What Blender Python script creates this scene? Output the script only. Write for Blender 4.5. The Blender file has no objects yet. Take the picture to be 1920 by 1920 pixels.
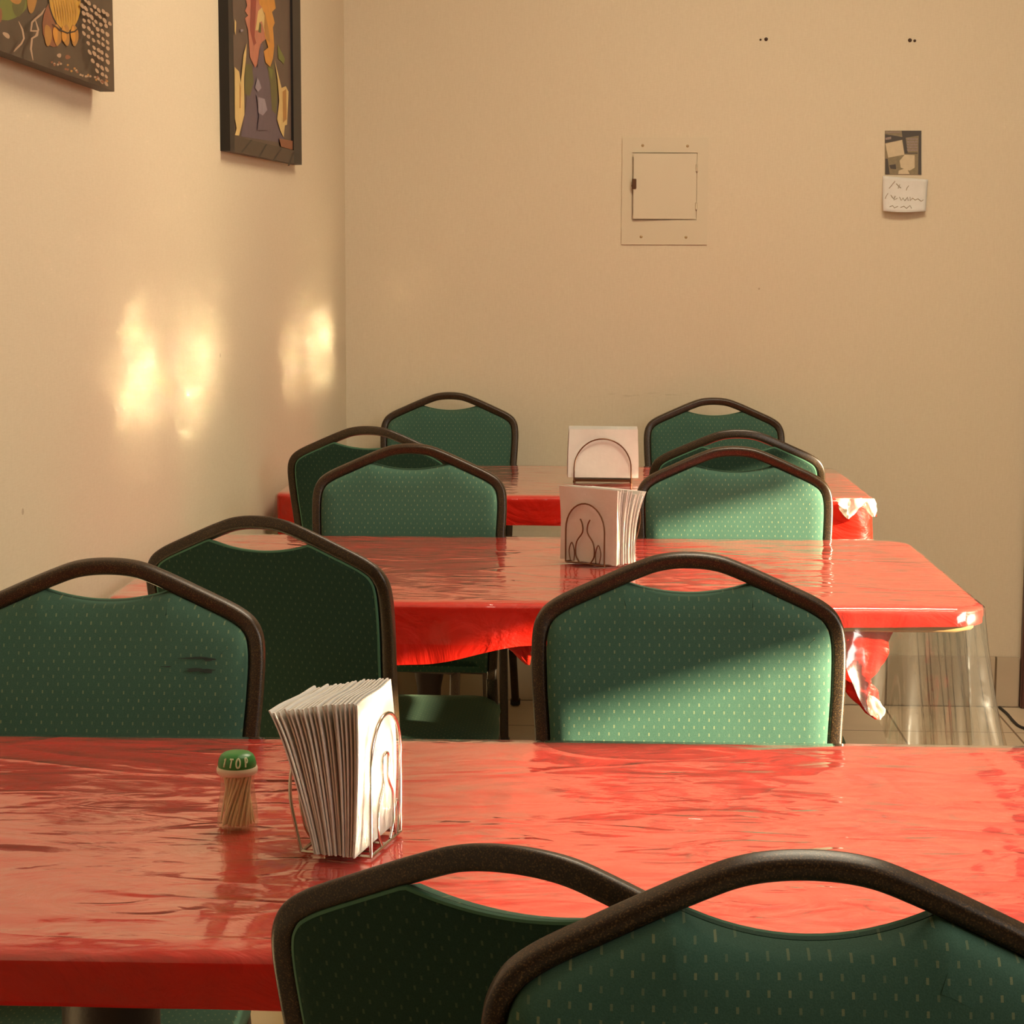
import bpy, bmesh, math, random
from mathutils import Vector, Matrix
random.seed(7)
sc = bpy.context.scene
COL = sc.collection

# ------------------------------------------------------------------ camera, world, sun, lamps, exposure
FPX, HC = 3650.0, 1.273
YAW = math.atan((1130-960)/FPX); PIT = math.atan((960-500)/FPX); ROLL = 0.004
cF = Vector((-math.sin(YAW)*math.cos(PIT), math.cos(YAW)*math.cos(PIT), -math.sin(PIT)))
cR0 = Vector((math.cos(YAW), math.sin(YAW), 0)); cU0 = cR0.cross(cF)
cR = cR0*math.cos(ROLL)+cU0*math.sin(ROLL); cU = -cR0*math.sin(ROLL)+cU0*math.cos(ROLL)
CAM = Vector((0, 0, HC))
cd = bpy.data.cameras.new('camera'); cam = bpy.data.objects.new('camera', cd); COL.objects.link(cam)
cd.sensor_width = 36; cd.lens = 36*FPX/1920; cd.clip_start = 0.02
m = Matrix((cR, cU, -cF)).transposed().to_4x4(); m.translation = CAM
cam.matrix_world = m; sc.camera = cam

w = bpy.data.worlds.new('world'); sc.world = w; w.use_nodes = True
bg = w.node_tree.nodes['Background']; bg.inputs[0].default_value = (1.0, 0.86, 0.66, 1); bg.inputs[1].default_value = 0.03

SUNDIR = Vector((-0.80, 0.23, -0.225)).normalized()
sd = bpy.data.lights.new('sun', 'SUN'); sd.energy = 40.0; sd.angle = math.radians(1.1); sd.color = (1.0, 0.85, 0.57)
sun = bpy.data.objects.new('sun', sd); COL.objects.link(sun)
sun.rotation_euler = SUNDIR.to_track_quat('-Z', 'Y').to_euler(); sun.location = (4, -2, 3)

def area(name, loc, target, sx, sy, power, color):
    d = bpy.data.lights.new(name, 'AREA'); d.shape = 'RECTANGLE'; d.size = sx; d.size_y = sy
    d.energy = power; d.color = color
    o = bpy.data.objects.new(name, d); COL.objects.link(o); o.location = loc
    o.rotation_euler = (Vector(target)-Vector(loc)).to_track_quat('-Z', 'Y').to_euler()
    return o
area('ceiling_lamp', (0.6, 3.7, 3.0), (0.6, 3.7, 0), 1.2, 0.6, 58, (1.0, 0.88, 0.65))
area('ceiling_lamp', (0.5, 2.0, 3.0), (0.5, 2.0, 0), 1.2, 0.6, 12, (1.0, 0.87, 0.66))
area('right_fill', (2.45, 1.5, 2.1), (-0.9, 2.5, 1.2), 3.2, 1.0, 71, (1.0, 0.96, 0.86))  # added soft fill in front of the solid right wall, no opening behind it

sc.view_settings.view_transform = 'Standard'; sc.view_settings.look = 'None'
sc.view_settings.gamma = 1; sc.view_settings.use_curve_mapping = False
sc.view_settings.exposure = 0.0
sc.cycles.use_denoising = True
sc.cycles.caustics_reflective = True
sc.cycles.caustics_refractive = False
sc.cycles.blur_glossy = 0.25
sc.cycles.sample_clamp_indirect = 0.0
sc.cycles.max_bounces = 10
sc.cycles.transparent_max_bounces = 16

# ------------------------------------------------------------------ picture-to-world helpers
def ray(px, py): return cF + cR*((px-960)/FPX) + cU*((960-py)/FPX)
def at_z(px, py, z):
    d = ray(px, py); return CAM + d*((z-HC)/d.z)
YB = 5.651
def at_y(px, py, y=YB):
    d = ray(px, py); return CAM + d*(y/d.y)
LA = math.atan(0.0438)
LU = Vector((math.sin(LA), math.cos(LA), 0)); LN = Vector((math.cos(LA), -math.sin(LA), 0))
LP = Vector((-0.749, YB, 0))
def at_left(px, py, off=0.0):
    d = ray(px, py); t = ((LP+LN*off-CAM).dot(LN))/d.dot(LN); return CAM + d*t

# ------------------------------------------------------------------ materials
def new_mat(name):
    mt = bpy.data.materials.new(name); mt.use_nodes = True
    nt = mt.node_tree; b = nt.nodes['Principled BSDF']; return mt, nt, b
def N(nt, t, **k):
    n = nt.nodes.new(t)
    for a, v in k.items(): setattr(n, a, v)
    return n
def L(nt, a, b): nt.links.new(a, b)
def math_n(nt, op, a, b=None, c=None, clamp=False):
    n = N(nt, 'ShaderNodeMath', operation=op); n.use_clamp = clamp
    for i, v in enumerate((a, b, c)):
        if v is None: continue
        if isinstance(v, (int, float)): n.inputs[i].default_value = v
        else: L(nt, v, n.inputs[i])
    return n.outputs[0]
def mixc(nt, f, a, b):
    n = N(nt, 'ShaderNodeMix', data_type='RGBA')
    if isinstance(f, (int, float)): n.inputs[0].default_value = f
    else: L(nt, f, n.inputs[0])
    for i, v in ((6, a), (7, b)):
        if isinstance(v, tuple): n.inputs[i].default_value = (*v, 1)
        else: L(nt, v, n.inputs[i])
    return n.outputs[2]
def simple(name, col, rough=0.5, metal=0.0, spec=0.5, var=0.0, scale=40, bump=0.0, coat=0.0):
    mt, nt, b = new_mat(name)
    b.inputs['Base Color'].default_value = (*col, 1); b.inputs['Roughness'].default_value = rough
    b.inputs['Metallic'].default_value = metal; b.inputs['Specular IOR Level'].default_value = spec
    b.inputs['Coat Weight'].default_value = coat
    tc = N(nt, 'ShaderNodeTexCoord'); nz = N(nt, 'ShaderNodeTexNoise'); nz.inputs['Scale'].default_value = scale
    nz.inputs['Detail'].default_value = 4
    L(nt, tc.outputs['Object'], nz.inputs['Vector'])
    if var:
        L(nt, mixc(nt, nz.outputs[0], tuple(c*(1-var) for c in col), tuple(min(1, c*(1+var)) for c in col)), b.inputs['Base Color'])
    if bump:
        bp = N(nt, 'ShaderNodeBump'); bp.inputs['Strength'].default_value = bump; bp.inputs['Distance'].default_value = 0.002
        L(nt, nz.outputs[0], bp.inputs['Height']); L(nt, bp.outputs[0], b.inputs['Normal'])
    return mt

def wall_mat(name, scuffs):
    mt, nt, b = new_mat(name)
    tc = N(nt, 'ShaderNodeTexCoord')
    mp = N(nt, 'ShaderNodeMapping'); mp.inputs['Scale'].default_value = (60, 60, 420)
    L(nt, tc.outputs['Object'], mp.inputs['Vector'])
    n1 = N(nt, 'ShaderNodeTexNoise'); n1.inputs['Scale'].default_value = 1.0; n1.inputs['Detail'].default_value = 5
    L(nt, mp.outputs[0], n1.inputs['Vector'])
    mp2 = N(nt, 'ShaderNodeMapping'); mp2.inputs['Scale'].default_value = (420, 420, 60)
    L(nt, tc.outputs['Object'], mp2.inputs['Vector'])
    n1b = N(nt, 'ShaderNodeTexNoise'); n1b.inputs['Scale'].default_value = 1.0; n1b.inputs['Detail'].default_value = 3
    L(nt, mp2.outputs[0], n1b.inputs['Vector'])
    weave = math_n(nt, 'ADD', n1.outputs[0], n1b.outputs[0])
    n2 = N(nt, 'ShaderNodeTexNoise'); n2.inputs['Scale'].default_value = 2.2; n2.inputs['Detail'].default_value = 6
    L(nt, tc.outputs['Object'], n2.inputs['Vector'])
    wv = math_n(nt, 'MULTIPLY', math_n(nt, 'SUBTRACT', weave, 0.6), 1.2, clamp=True)
    base = mixc(nt, wv, (0.575, 0.485, 0.335), (0.645, 0.555, 0.40))
    base = mixc(nt, math_n(nt, 'MULTIPLY', n2.outputs[0], 0.35), base, (0.57, 0.445, 0.30))
    # small dirt specks
    vo = N(nt, 'ShaderNodeTexVoronoi'); vo.inputs['Scale'].default_value = 3.1
    L(nt, tc.outputs['Object'], vo.inputs['Vector'])
    sp = math_n(nt, 'LESS_THAN', vo.outputs['Distance'], 0.016)
    base = mixc(nt, math_n(nt, 'MULTIPLY', sp, 0.45), base, (0.20, 0.11, 0.05))
    if scuffs:   # grey rub marks where chair backs have knocked the wall
        sx = N(nt, 'ShaderNodeSeparateXYZ'); L(nt, tc.outputs['Object'], sx.inputs[0])
        mx = math_n(nt, 'SUBTRACT', 1.0, math_n(nt, 'MULTIPLY', math_n(nt, 'ABSOLUTE', math_n(nt, 'SUBTRACT', sx.outputs[0], 0.125)), 5.2), clamp=True)
        mz = math_n(nt, 'SUBTRACT', 1.0, math_n(nt, 'MULTIPLY', math_n(nt, 'ABSOLUTE', math_n(nt, 'SUBTRACT', sx.outputs[2], 0.905)), 90), clamp=True)
        mp3 = N(nt, 'ShaderNodeMapping'); mp3.inputs['Scale'].default_value = (25, 25, 130)
        L(nt, tc.outputs['Object'], mp3.inputs['Vector'])
        n3 = N(nt, 'ShaderNodeTexNoise'); n3.inputs['Scale'].default_value = 1.0; n3.inputs['Detail'].default_value = 6
        L(nt, mp3.outputs[0], n3.inputs['Vector'])
        sm = math_n(nt, 'MULTIPLY', math_n(nt, 'SUBTRACT', n3.outputs[0], 0.5), 5, clamp=True)
        f = math_n(nt, 'MULTIPLY', math_n(nt, 'MULTIPLY', mx, mz), sm)
        base = mixc(nt, math_n(nt, 'MULTIPLY', f, 0.6), base, (0.30, 0.24, 0.15))
    L(nt, base, b.inputs['Base Color']); b.inputs['Roughness'].default_value = 0.62
    b.inputs['Specular IOR Level'].default_value = 0.3
    bp = N(nt, 'ShaderNodeBump'); bp.inputs['Strength'].default_value = 0.12; bp.inputs['Distance'].default_value = 0.001
    L(nt, weave, bp.inputs['Height']); L(nt, bp.outputs[0], b.inputs['Normal'])
    return mt

def tile_mat(name, ax, ay, wx, wy, ox, oy, col, grout, gw=0.006, rough=0.45):
    mt, nt, b = new_mat(name)
    tc = N(nt, 'ShaderNodeTexCoord'); s = N(nt, 'ShaderNodeSeparateXYZ'); L(nt, tc.outputs['Object'], s.inputs[0])
    masks = []
    for a, wd, o in ((ax, wx, ox), (ay, wy, oy)):
        if wd is None: continue
        v = math_n(nt, 'DIVIDE', math_n(nt, 'SUBTRACT', s.outputs[a], o), wd)
        fr = math_n(nt, 'FRACT', v)
        d = math_n(nt, 'ABSOLUTE', math_n(nt, 'SUBTRACT', fr, 0.5))
        masks.append(math_n(nt, 'GREATER_THAN', d, 0.5-gw/wd/2))
    g = masks[0] if len(masks) == 1 else math_n(nt, 'MAXIMUM', masks[0], masks[1])
    nz = N(nt, 'ShaderNodeTexNoise'); nz.inputs['Scale'].default_value = 7; nz.inputs['Detail'].default_value = 6
    L(nt, tc.outputs['Object'], nz.inputs['Vector'])
    c = mixc(nt, nz.outputs[0], tuple(x*0.85 for x in col), tuple(min(1, x*1.15) for x in col))
    L(nt, mixc(nt, g, c, grout), b.inputs['Base Color']); b.inputs['Roughness'].default_value = rough
    bp = N(nt, 'ShaderNodeBump'); bp.invert = True; bp.inputs['Strength'].default_value = 0.5; bp.inputs['Distance'].default_value = 0.002
    L(nt, g, bp.inputs['Height']); L(nt, bp.outputs[0], b.inputs['Normal'])
    return mt

def fabric_mat(name, a0, a1, plain=False):
    """green chair cloth woven with staggered pale dashes; a0/a1 = object axes of the weave"""
    mt, nt, b = new_mat(name)
    tc = N(nt, 'ShaderNodeTexCoord'); s = N(nt, 'ShaderNodeSeparateXYZ'); L(nt, tc.outputs['Object'], s.inputs[0])
    W, H = 0.0124, 0.0090
    v = math_n(nt, 'DIVIDE', s.outputs[a1], H); row = math_n(nt, 'FLOOR', v); fv = math_n(nt, 'FRACT', v)
    st = math_n(nt, 'MULTIPLY', math_n(nt, 'MODULO', math_n(nt, 'ABSOLUTE', row), 2.0), 0.5)
    u = math_n(nt, 'ADD', math_n(nt, 'DIVIDE', s.outputs[a0], W), st); fu = math_n(nt, 'FRACT', u)
    du = math_n(nt, 'ABSOLUTE', math_n(nt, 'SUBTRACT', fu, 0.5)); dv = math_n(nt, 'ABSOLUTE', math_n(nt, 'SUBTRACT', fv, 0.5))
    mk = math_n(nt, 'MULTIPLY', math_n(nt, 'LESS_THAN', du, 0.07), math_n(nt, 'LESS_THAN', dv, 0.21))
    nz = N(nt, 'ShaderNodeTexNoise'); nz.inputs['Scale'].default_value = 900; nz.inputs['Detail'].default_value = 2
    L(nt, tc.outputs['Object'], nz.inputs['Vector'])
    n2 = N(nt, 'ShaderNodeTexNoise'); n2.inputs['Scale'].default_value = 9; n2.inputs['Detail'].default_value = 4
    L(nt, tc.outputs['Object'], n2.inputs['Vector'])
    c = mixc(nt, nz.outputs[0], (0.023, 0.060, 0.041), (0.060, 0.122, 0.084))
    c = mixc(nt, math_n(nt, 'MULTIPLY', n2.outputs[0], 0.4), c, (0.024, 0.077, 0.053))
    wn = N(nt, 'ShaderNodeTexWhiteNoise', noise_dimensions='2D')
    cb = N(nt, 'ShaderNodeCombineXYZ'); L(nt, math_n(nt, 'FLOOR', u), cb.inputs[0]); L(nt, row, cb.inputs[1]); L(nt, cb.outputs[0], wn.inputs['Vector'])
    k = math_n(nt, 'MULTIPLY', mk, math_n(nt, 'ADD', math_n(nt, 'MULTIPLY', wn.outputs['Value'], 0.55), 0.3))
    if plain:   # plainer cloth on the chair backs, with their shade darkened into its colour
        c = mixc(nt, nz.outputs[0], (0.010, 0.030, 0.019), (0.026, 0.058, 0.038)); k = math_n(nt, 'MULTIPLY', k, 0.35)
    L(nt, mixc(nt, k, c, (0.165, 0.185, 0.095)), b.inputs['Base Color'])
    b.inputs['Roughness'].default_value = 0.9; b.inputs['Specular IOR Level'].default_value = 0.15
    b.inputs['Sheen Weight'].default_value = 0.15; b.inputs['Sheen Tint'].default_value = (0.6, 0.9, 0.6, 1)
    bp = N(nt, 'ShaderNodeBump'); bp.inputs['Strength'].default_value = 0.25; bp.inputs['Distance'].default_value = 0.0006
    L(nt, math_n(nt, 'ADD', nz.outputs[0], mk), bp.inputs['Height']); L(nt, bp.outputs[0], b.inputs['Normal'])
    return mt

def frame_mat():
    mt, nt, b = new_mat('bronze_vein_metal')
    tc = N(nt, 'ShaderNodeTexCoord')
    nz = N(nt, 'ShaderNodeTexNoise'); nz.inputs['Scale'].default_value = 800; nz.inputs['Detail'].default_value = 3
    L(nt, tc.outputs['Object'], nz.inputs['Vector'])
    k = math_n(nt, 'MULTIPLY', math_n(nt, 'SUBTRACT', nz.outputs[0], 0.52), 6, clamp=True)
    L(nt, mixc(nt, k, (0.020, 0.011, 0.005), (0.115, 0.062, 0.020)), b.inputs['Base Color'])
    b.inputs['Roughness'].default_value = 0.36; b.inputs['Metallic'].default_value = 0.15
    bp = N(nt, 'ShaderNodeBump'); bp.inputs['Strength'].default_value = 0.15; bp.inputs['Distance'].default_value = 0.0004
    L(nt, nz.outputs[0], bp.inputs['Height']); L(nt, bp.outputs[0], b.inputs['Normal'])
    return mt

def film_mat(name, wrinkle, boost=1.6, rough=0.09, seed=0.0, white=0.0, f0=0.05):
    """clear vinyl film: sees through, mirrors at grazing angles, wrinkled"""
    mt = bpy.data.materials.new(name); mt.use_nodes = True; nt = mt.node_tree
    nt.nodes.remove(nt.nodes['Principled BSDF']); out = nt.nodes['Material Output']
    tc = N(nt, 'ShaderNodeTexCoord')
    geo = N(nt, 'ShaderNodeNewGeometry')
    hs = []
    def noise(scale, sx, sy, rot, dist, det, typ='FBM'):
        mp = N(nt, 'ShaderNodeMapping'); mp.inputs['Scale'].default_value = (sx, sy, 1); mp.inputs['Rotation'].default_value = (0, 0, rot)
        mp.inputs['Location'].default_value = (seed, seed*1.7, 0)
        L(nt, tc.outputs['Object'], mp.inputs['Vector'])
        n = N(nt, 'ShaderNodeTexNoise'); n.inputs['Scale'].default_value = scale; n.inputs['Detail'].default_value = det
        n.inputs['Distortion'].default_value = dist; n.inputs['Roughness'].default_value = 0.45
        L(nt, mp.outputs[0], n.inputs['Vector']); return n.outputs[0]
    # ridges: folded creases of the sheet
    def ridge(o, width):
        a = math_n(nt, 'ABSOLUTE', math_n(nt, 'SUBTRACT', o, 0.5))
        r = math_n(nt, 'SUBTRACT', 1.0, math_n(nt, 'DIVIDE', a, width), clamp=True)
        return math_n(nt, 'POWER', r, 1.5)
    def over(o, lo, gain): return math_n(nt, 'MULTIPLY', math_n(nt, 'SUBTRACT', o, lo), gain, clamp=True)
    h = math_n(nt, 'MULTIPLY', noise(3.0, 0.9, 1.3, 0.25, 0.3, 1), 0.7)
    r1 = ridge(noise(2.6, 0.6, 1.7, 0.42, 0.7, 2), 0.045)
    big = noise(3.1, 1, 1, 0, 0.2, 2)
    gate = over(big, 0.40, 6)
    dash = over(noise(17, 0.7, 1.9, 0.12, 1.0, 1), 0.52, 4.5)
    fine = noise(75, 0.8, 1.6, -0.1, 1.2, 2)
    h = math_n(nt, 'ADD', h, math_n(nt, 'MULTIPLY', noise(9, 0.8, 1.4, 0.2, 0.8, 2), 1.3))
    h = math_n(nt, 'ADD', h, math_n(nt, 'MULTIPLY', noise(8, 2.2, 0.5, 0.1, 0.4, 1), 1.1))
    h = math_n(nt, 'ADD', h, math_n(nt, 'MULTIPLY', r1, 0.30))
    h = math_n(nt, 'ADD', h, math_n(nt, 'MULTIPLY', math_n(nt, 'MULTIPLY', dash, gate), 0.30))
    h = math_n(nt, 'ADD', h, math_n(nt, 'MULTIPLY', fine, 0.035))
    bp = N(nt, 'ShaderNodeBump'); bp.inputs['Strength'].default_value = 1.0; bp.inputs['Distance'].default_value = wrinkle
    L(nt, h, bp.inputs['Height'])
    dt = N(nt, 'ShaderNodeVectorMath', operation='DOT_PRODUCT'); L(nt, bp.outputs[0], dt.inputs[0]); L(nt, geo.outputs['Incoming'], dt.inputs[1])
    c = math_n(nt, 'ABSOLUTE', dt.outputs['Value'])
    f = math_n(nt, 'POWER', math_n(nt, 'SUBTRACT', 1.0, c, clamp=True), 5.0)
    f = math_n(nt, 'ADD', math_n(nt, 'MULTIPLY', f, 0.95), f0)
    f = math_n(nt, 'MINIMUM', math_n(nt, 'MULTIPLY', f, boost), 0.88)
    tr = N(nt, 'ShaderNodeBsdfTransparent'); tr.inputs[0].default_value = (0.97, 0.96, 0.93, 1)
    gl = N(nt, 'ShaderNodeBsdfGlossy'); gl.inputs['Roughness'].default_value = rough; gl.inputs['Color'].default_value = (1, 1, 1, 1)
    L(nt, bp.outputs[0], gl.inputs['Normal'])
    base = tr.outputs[0]
    df = N(nt, 'ShaderNodeBsdfDiffuse'); df.inputs[0].default_value = (0.9, 0.85, 0.75, 1)
    mw = N(nt, 'ShaderNodeMixShader'); mw.inputs[0].default_value = white
    L(nt, tr.outputs[0], mw.inputs[1]); L(nt, df.outputs[0], mw.inputs[2]); base = mw.outputs[0]
    mx = N(nt, 'ShaderNodeMixShader'); L(nt, f, mx.inputs[0]); L(nt, base, mx.inputs[1]); L(nt, gl.outputs[0], mx.inputs[2])
    L(nt, mx.outputs[0], out.inputs['Surface'])
    return mt

M = {}
M['wall_b'] = wall_mat('cream_wallcovering_back', True)
M['wall_l'] = wall_mat('cream_wallcovering_left', False)
M['ceil'] = simple('ceiling_paint', (0.60, 0.50, 0.38), 0.8)
M['floor'] = tile_mat('floor_tile', 0, 1, 0.316, 0.316, 0.83, 5.64, (0.58, 0.46, 0.31), (0.19, 0.13, 0.075), rough=0.45)
M['base_b'] = tile_mat('base_tile', 0, 2, 0.3165, None, 0.836, 0, (0.47, 0.37, 0.25), (0.13, 0.085, 0.04))
M['base_l'] = tile_mat('base_tile_left', 1, 2, 0.3165, None, 0.0, 0, (0.47, 0.37, 0.25), (0.13, 0.085, 0.04))
M['fab'] = fabric_mat('green_fabric_back', 0, 2)
M['fabr'] = fabric_mat('shaded_green_fabric_rear', 0, 2, True)
M['fabs'] = fabric_mat('green_fabric_seat', 0, 1)
M['metal'] = frame_mat()
M['pipe'] = simple('green_piping', (0.06, 0.16, 0.09), 0.7)
M['rubber'] = simple('black_rubber', (0.015, 0.013, 0.012), 0.6)
M['cloth'] = simple('red_vinyl_cloth', (0.54, 0.012, 0.005), 0.42, var=0.10, scale=14, spec=0.15)
nt = M['cloth'].node_tree; pb = nt.nodes['Principled BSDF']; tc = N(nt, 'ShaderNodeTexCoord')
mp = N(nt, 'ShaderNodeMapping'); mp.inputs['Scale'].default_value = (7, 15, 9); mp.inputs['Rotation'].default_value = (0, 0, .35); L(nt, tc.outputs['Object'], mp.inputs['Vector'])
nz = N(nt, 'ShaderNodeTexNoise'); nz.inputs['Scale'].default_value = 1.0; nz.inputs['Detail'].default_value = 5; nz.inputs['Distortion'].default_value = 2.2; L(nt, mp.outputs[0], nz.inputs['Vector'])
bp = N(nt, 'ShaderNodeBump'); bp.inputs['Strength'].default_value = 1.0; bp.inputs['Distance'].default_value = 0.008; L(nt, nz.outputs[0], bp.inputs['Height']); L(nt, bp.outputs[0], pb.inputs['Normal'])
M['film'] = film_mat('clear_vinyl_front', 0.0028, seed=0.0, white=0.026)
M['film2'] = film_mat('clear_vinyl_middle', 0.0027, boost=1.35, seed=3.3, white=0.026)
M['film3'] = film_mat('clear_vinyl_far', 0.0020, boost=1.4, seed=7.9, white=0.026)
M['skirt'] = film_mat('clear_vinyl_edge', 0.0025, boost=0.8, seed=1.3, f0=0.03)
M['hang'] = film_mat('clear_vinyl_hanging', 0.0025, boost=1.0, seed=1.3, f0=0.15, white=0.015, rough=0.12)
M['tip'] = film_mat('clear_vinyl_bunched', 0.004, boost=1.6, seed=5.3, white=0.55)
M['laminate'] = simple('tan_laminate', (0.40, 0.235, 0.095), 0.45, var=0.15, scale=20)
M['iron'] = simple('dark_cast_iron', (0.028, 0.014, 0.010), 0.5, metal=0.3, bump=0.3, scale=150)
M['paper'] = simple('white_paper', (0.62, 0.585, 0.525), 0.9, spec=0.1, var=0.05, scale=60, bump=0.25)
M['chrome'] = simple('chrome_wire', (0.55, 0.48, 0.40), 0.18, metal=1.0)
M['bronze'] = simple('bronze_wire', (0.16, 0.075, 0.035), 0.3, metal=0.8)

# ------------------------------------------------------------------ mesh helpers
def tag(o, label=None, cat=None, group=None, kind=None):
    for k, v in (('label', label), ('category', cat), ('group', group), ('kind', kind)):
        if v: o[k] = v
    return o
def obj(name, verts, faces, mats, parent=None, smooth=True, midx=None):
    me = bpy.data.meshes.new(name); me.from_pydata([tuple(v) for v in verts], [], faces)
    if not isinstance(mats, (list, tuple)): mats = [mats]
    for mm in mats: me.materials.append(mm)
    if midx:
        for p, i in zip(me.polygons, midx): p.material_index = i
    me.validate(); me.update()
    bm = bmesh.new(); bm.from_mesh(me); bmesh.ops.recalc_face_normals(bm, faces=bm.faces[:]); bm.to_mesh(me); bm.free()
    for p in me.polygons: p.use_smooth = smooth
    if smooth: me.set_sharp_from_angle(angle=math.radians(50))
    o = bpy.data.objects.new(name, me); COL.objects.link(o)
    if parent: o.parent = parent
    return o
def empty(name, loc, rz=0.0, rot=None):
    o = bpy.data.objects.new(name, None); COL.objects.link(o); o.location = loc
    o.rotation_euler = rot or (0, 0, rz); o.empty_display_size = 0.05; return o
def copy_tree(o, parent=None):
    c = o.copy(); COL.objects.link(c)
    if parent: c.parent = parent
    for ch in list(o.children): copy_tree(ch, c)
    return c
class MB:
    def __init__(s): s.v = []; s.f = []; s.m = []
    def add(s, v, f, m=0):
        b = len(s.v); s.v += [Vector(p) for p in v]; s.f += [tuple(b+i for i in q) for q in f]; s.m += [m]*len(f)
    def box(s, lo, hi, m=0, bev=0.0):
        bm = bmesh.new(); bmesh.ops.create_cube(bm, size=1)
        for v in bm.verts: v.co = Vector([lo[i]+(v.co[i]+.5)*(hi[i]-lo[i]) for i in range(3)])
        if bev: bmesh.ops.bevel(bm, geom=bm.edges[:], offset=bev, segments=2, affect='EDGES')
        bm.verts.ensure_lookup_table(); s.add([v.co.copy() for v in bm.verts], [[v.index for v in f.verts] for f in bm.faces], m); bm.free()
    def sweep(s, pts, sec, closed=False, up=None, m=0, caps=True, scales=None):
        """sweep a closed 2-D section along 3-D points; up = fixed reference normal (or None)"""
        n = len(pts); k = len(sec); pts = [Vector(p) for p in pts]; vs = []
        prev = None
        for i in range(n):
            a = pts[i-1] if (i > 0 or closed) else pts[i]; b = pts[(i+1) % n] if (i < n-1 or closed) else pts[i]
            t = (b-a).normalized()
            if up is not None: u = Vector(up)
            else:
                u = prev if prev is not None else (Vector((0, 0, 1)) if abs(t.z) < 0.9 else Vector((0, 1, 0)))
            x = t.cross(u)
            if x.length < 1e-6: x = t.orthogonal()
            x.normalize(); y = x.cross(t).normalized()
            if up is None: prev = y
            sc_ = scales[i] if scales else 1.0
            # mitre compensation
            q = 1.0
            if 0 < i < n-1 or closed:
                t0 = (pts[i]-a).normalized(); ca = t0.dot(t); q = 1/max(0.6, ca)
            vs += [pts[i]+x*(p[0]*sc_*q)+y*(p[1]*sc_) for p in sec]
        fs = []
        for i in range(n if closed else n-1):
            j = (i+1) % n
            for e in range(k): fs.append((i*k+e, i*k+(e+1) % k, j*k+(e+1) % k, j*k+e))
        if not closed and caps: fs += [tuple(range(k-1, -1, -1)), tuple(range((n-1)*k, n*k))]
        s.add(vs, fs, m)
    def tube(s, pts, r, closed=False, seg=8, m=0, scales=None):
        s.sweep(pts, [(r*math.cos(2*math.pi*i/seg), r*math.sin(2*math.pi*i/seg)) for i in range(seg)], closed, None, m, True, scales)
    def lathe(s, prof, c=(0, 0, 0), seg=28, m=0):
        vs = []; fs = []; k = len(prof)
        for i in range(seg):
            a = 2*math.pi*i/seg
            vs += [(c[0]+r*math.cos(a), c[1]+r*math.sin(a), c[2]+z) for r, z in prof]
        for i in range(seg):
            j = (i+1) % seg
            for e in range(k-1): fs.append((i*k+e, j*k+e, j*k+e+1, i*k+e+1))
        s.add(vs, fs, m)
    def build(s, name, mats, parent=None, smooth=True):
        return obj(name, s.v, s.f, mats, parent, smooth, s.m)
def rrect(w, h, r, n=3):
    p = []
    for cx, cy, a0 in ((w/2-r, h/2-r, 0), (-w/2+r, h/2-r, 90), (-w/2+r, -h/2+r, 180), (w/2-r, -h/2+r, 270)):
        for i in range(n+1):
            a = math.radians(a0+90*i/n); p.append((cx+r*math.cos(a), cy+r*math.sin(a)))
    return p
def catmull(P, n=8, closed=False):
    P = [Vector(p) for p in P]; out = []; k = len(P)
    for i in range(k if closed else k-1):
        p1, p2 = P[i], P[(i+1) % k]
        p0 = P[i-1] if (i > 0 or closed) else p1*2-p2
        p3 = P[(i+2) % k] if (i+2 < k or closed) else p2*2-p1
        for j in range(n):
            t = j/n
            out.append(0.5*((2*p1)+(-p0+p2)*t+(2*p0-5*p1+4*p2-p3)*t*t+(-p0+3*p1-3*p2+p3)*t**3))
    if not closed: out.append(P[-1])
    return out
def inset(poly, d):
    """offset a closed 2-D polygon (ccw) inwards by d with averaged normals"""
    n = len(poly); out = []
    for i in range(n):
        a, b, c = poly[i-1], poly[i], poly[(i+1) % n]
        e1 = (b-a).normalized(); e2 = (c-b).normalized()
        n1 = Vector((-e1.y, e1.x)); n2 = Vector((-e2.y, e2.x)); nn = (n1+n2)
        if nn.length < 1e-6: nn = n1
        nn.normalize(); out.append(b+nn*(d/max(0.55, nn.dot(n1))))
    return out

# ------------------------------------------------------------------ the setting
def quad_obj(name, pts, mat, kind='structure', thick=None):
    return tag(obj(name, pts, [tuple(range(len(pts)))], mat, None, False), kind=kind)
ZC, XR, YF = 3.06, 2.55, -3.2
def slab(name, corners, nrm, t, mat):
    """four corners, thickened by t along nrm (away from the room)"""
    c = [Vector(p) for p in corners]; nv = Vector(nrm)*t
    b = MB(); v = c+[p+nv for p in c]
    b.add(v, [(0, 1, 2, 3), (7, 6, 5, 4)]+[(i, i+4, (i+1) % 4+4, (i+1) % 4) for i in range(4)])
    return tag(b.build(name, mat, None, False), kind='structure')
xl = lambda y: -0.749-0.0438*(YB-y)
M['wall_r'] = simple('tan_paint', (0.40, 0.30, 0.20), 0.8)
slab('floor', [(xl(YF), YF, 0), (XR, YF, 0), (XR, YB, 0), (xl(YB), YB, 0)], (0, 0, -1), 0.1, M['floor'])
slab('ceiling', [(xl(YF), YF, ZC), (XR, YF, ZC), (XR, YB, ZC), (xl(YB), YB, ZC)], (0, 0, 1), 0.1, M['ceil'])
slab('wall_back', [(xl(YB), YB, 0), (XR, YB, 0), (XR, YB, ZC), (xl(YB), YB, ZC)], (0, 1, 0), 0.12, M['wall_b'])
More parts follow.
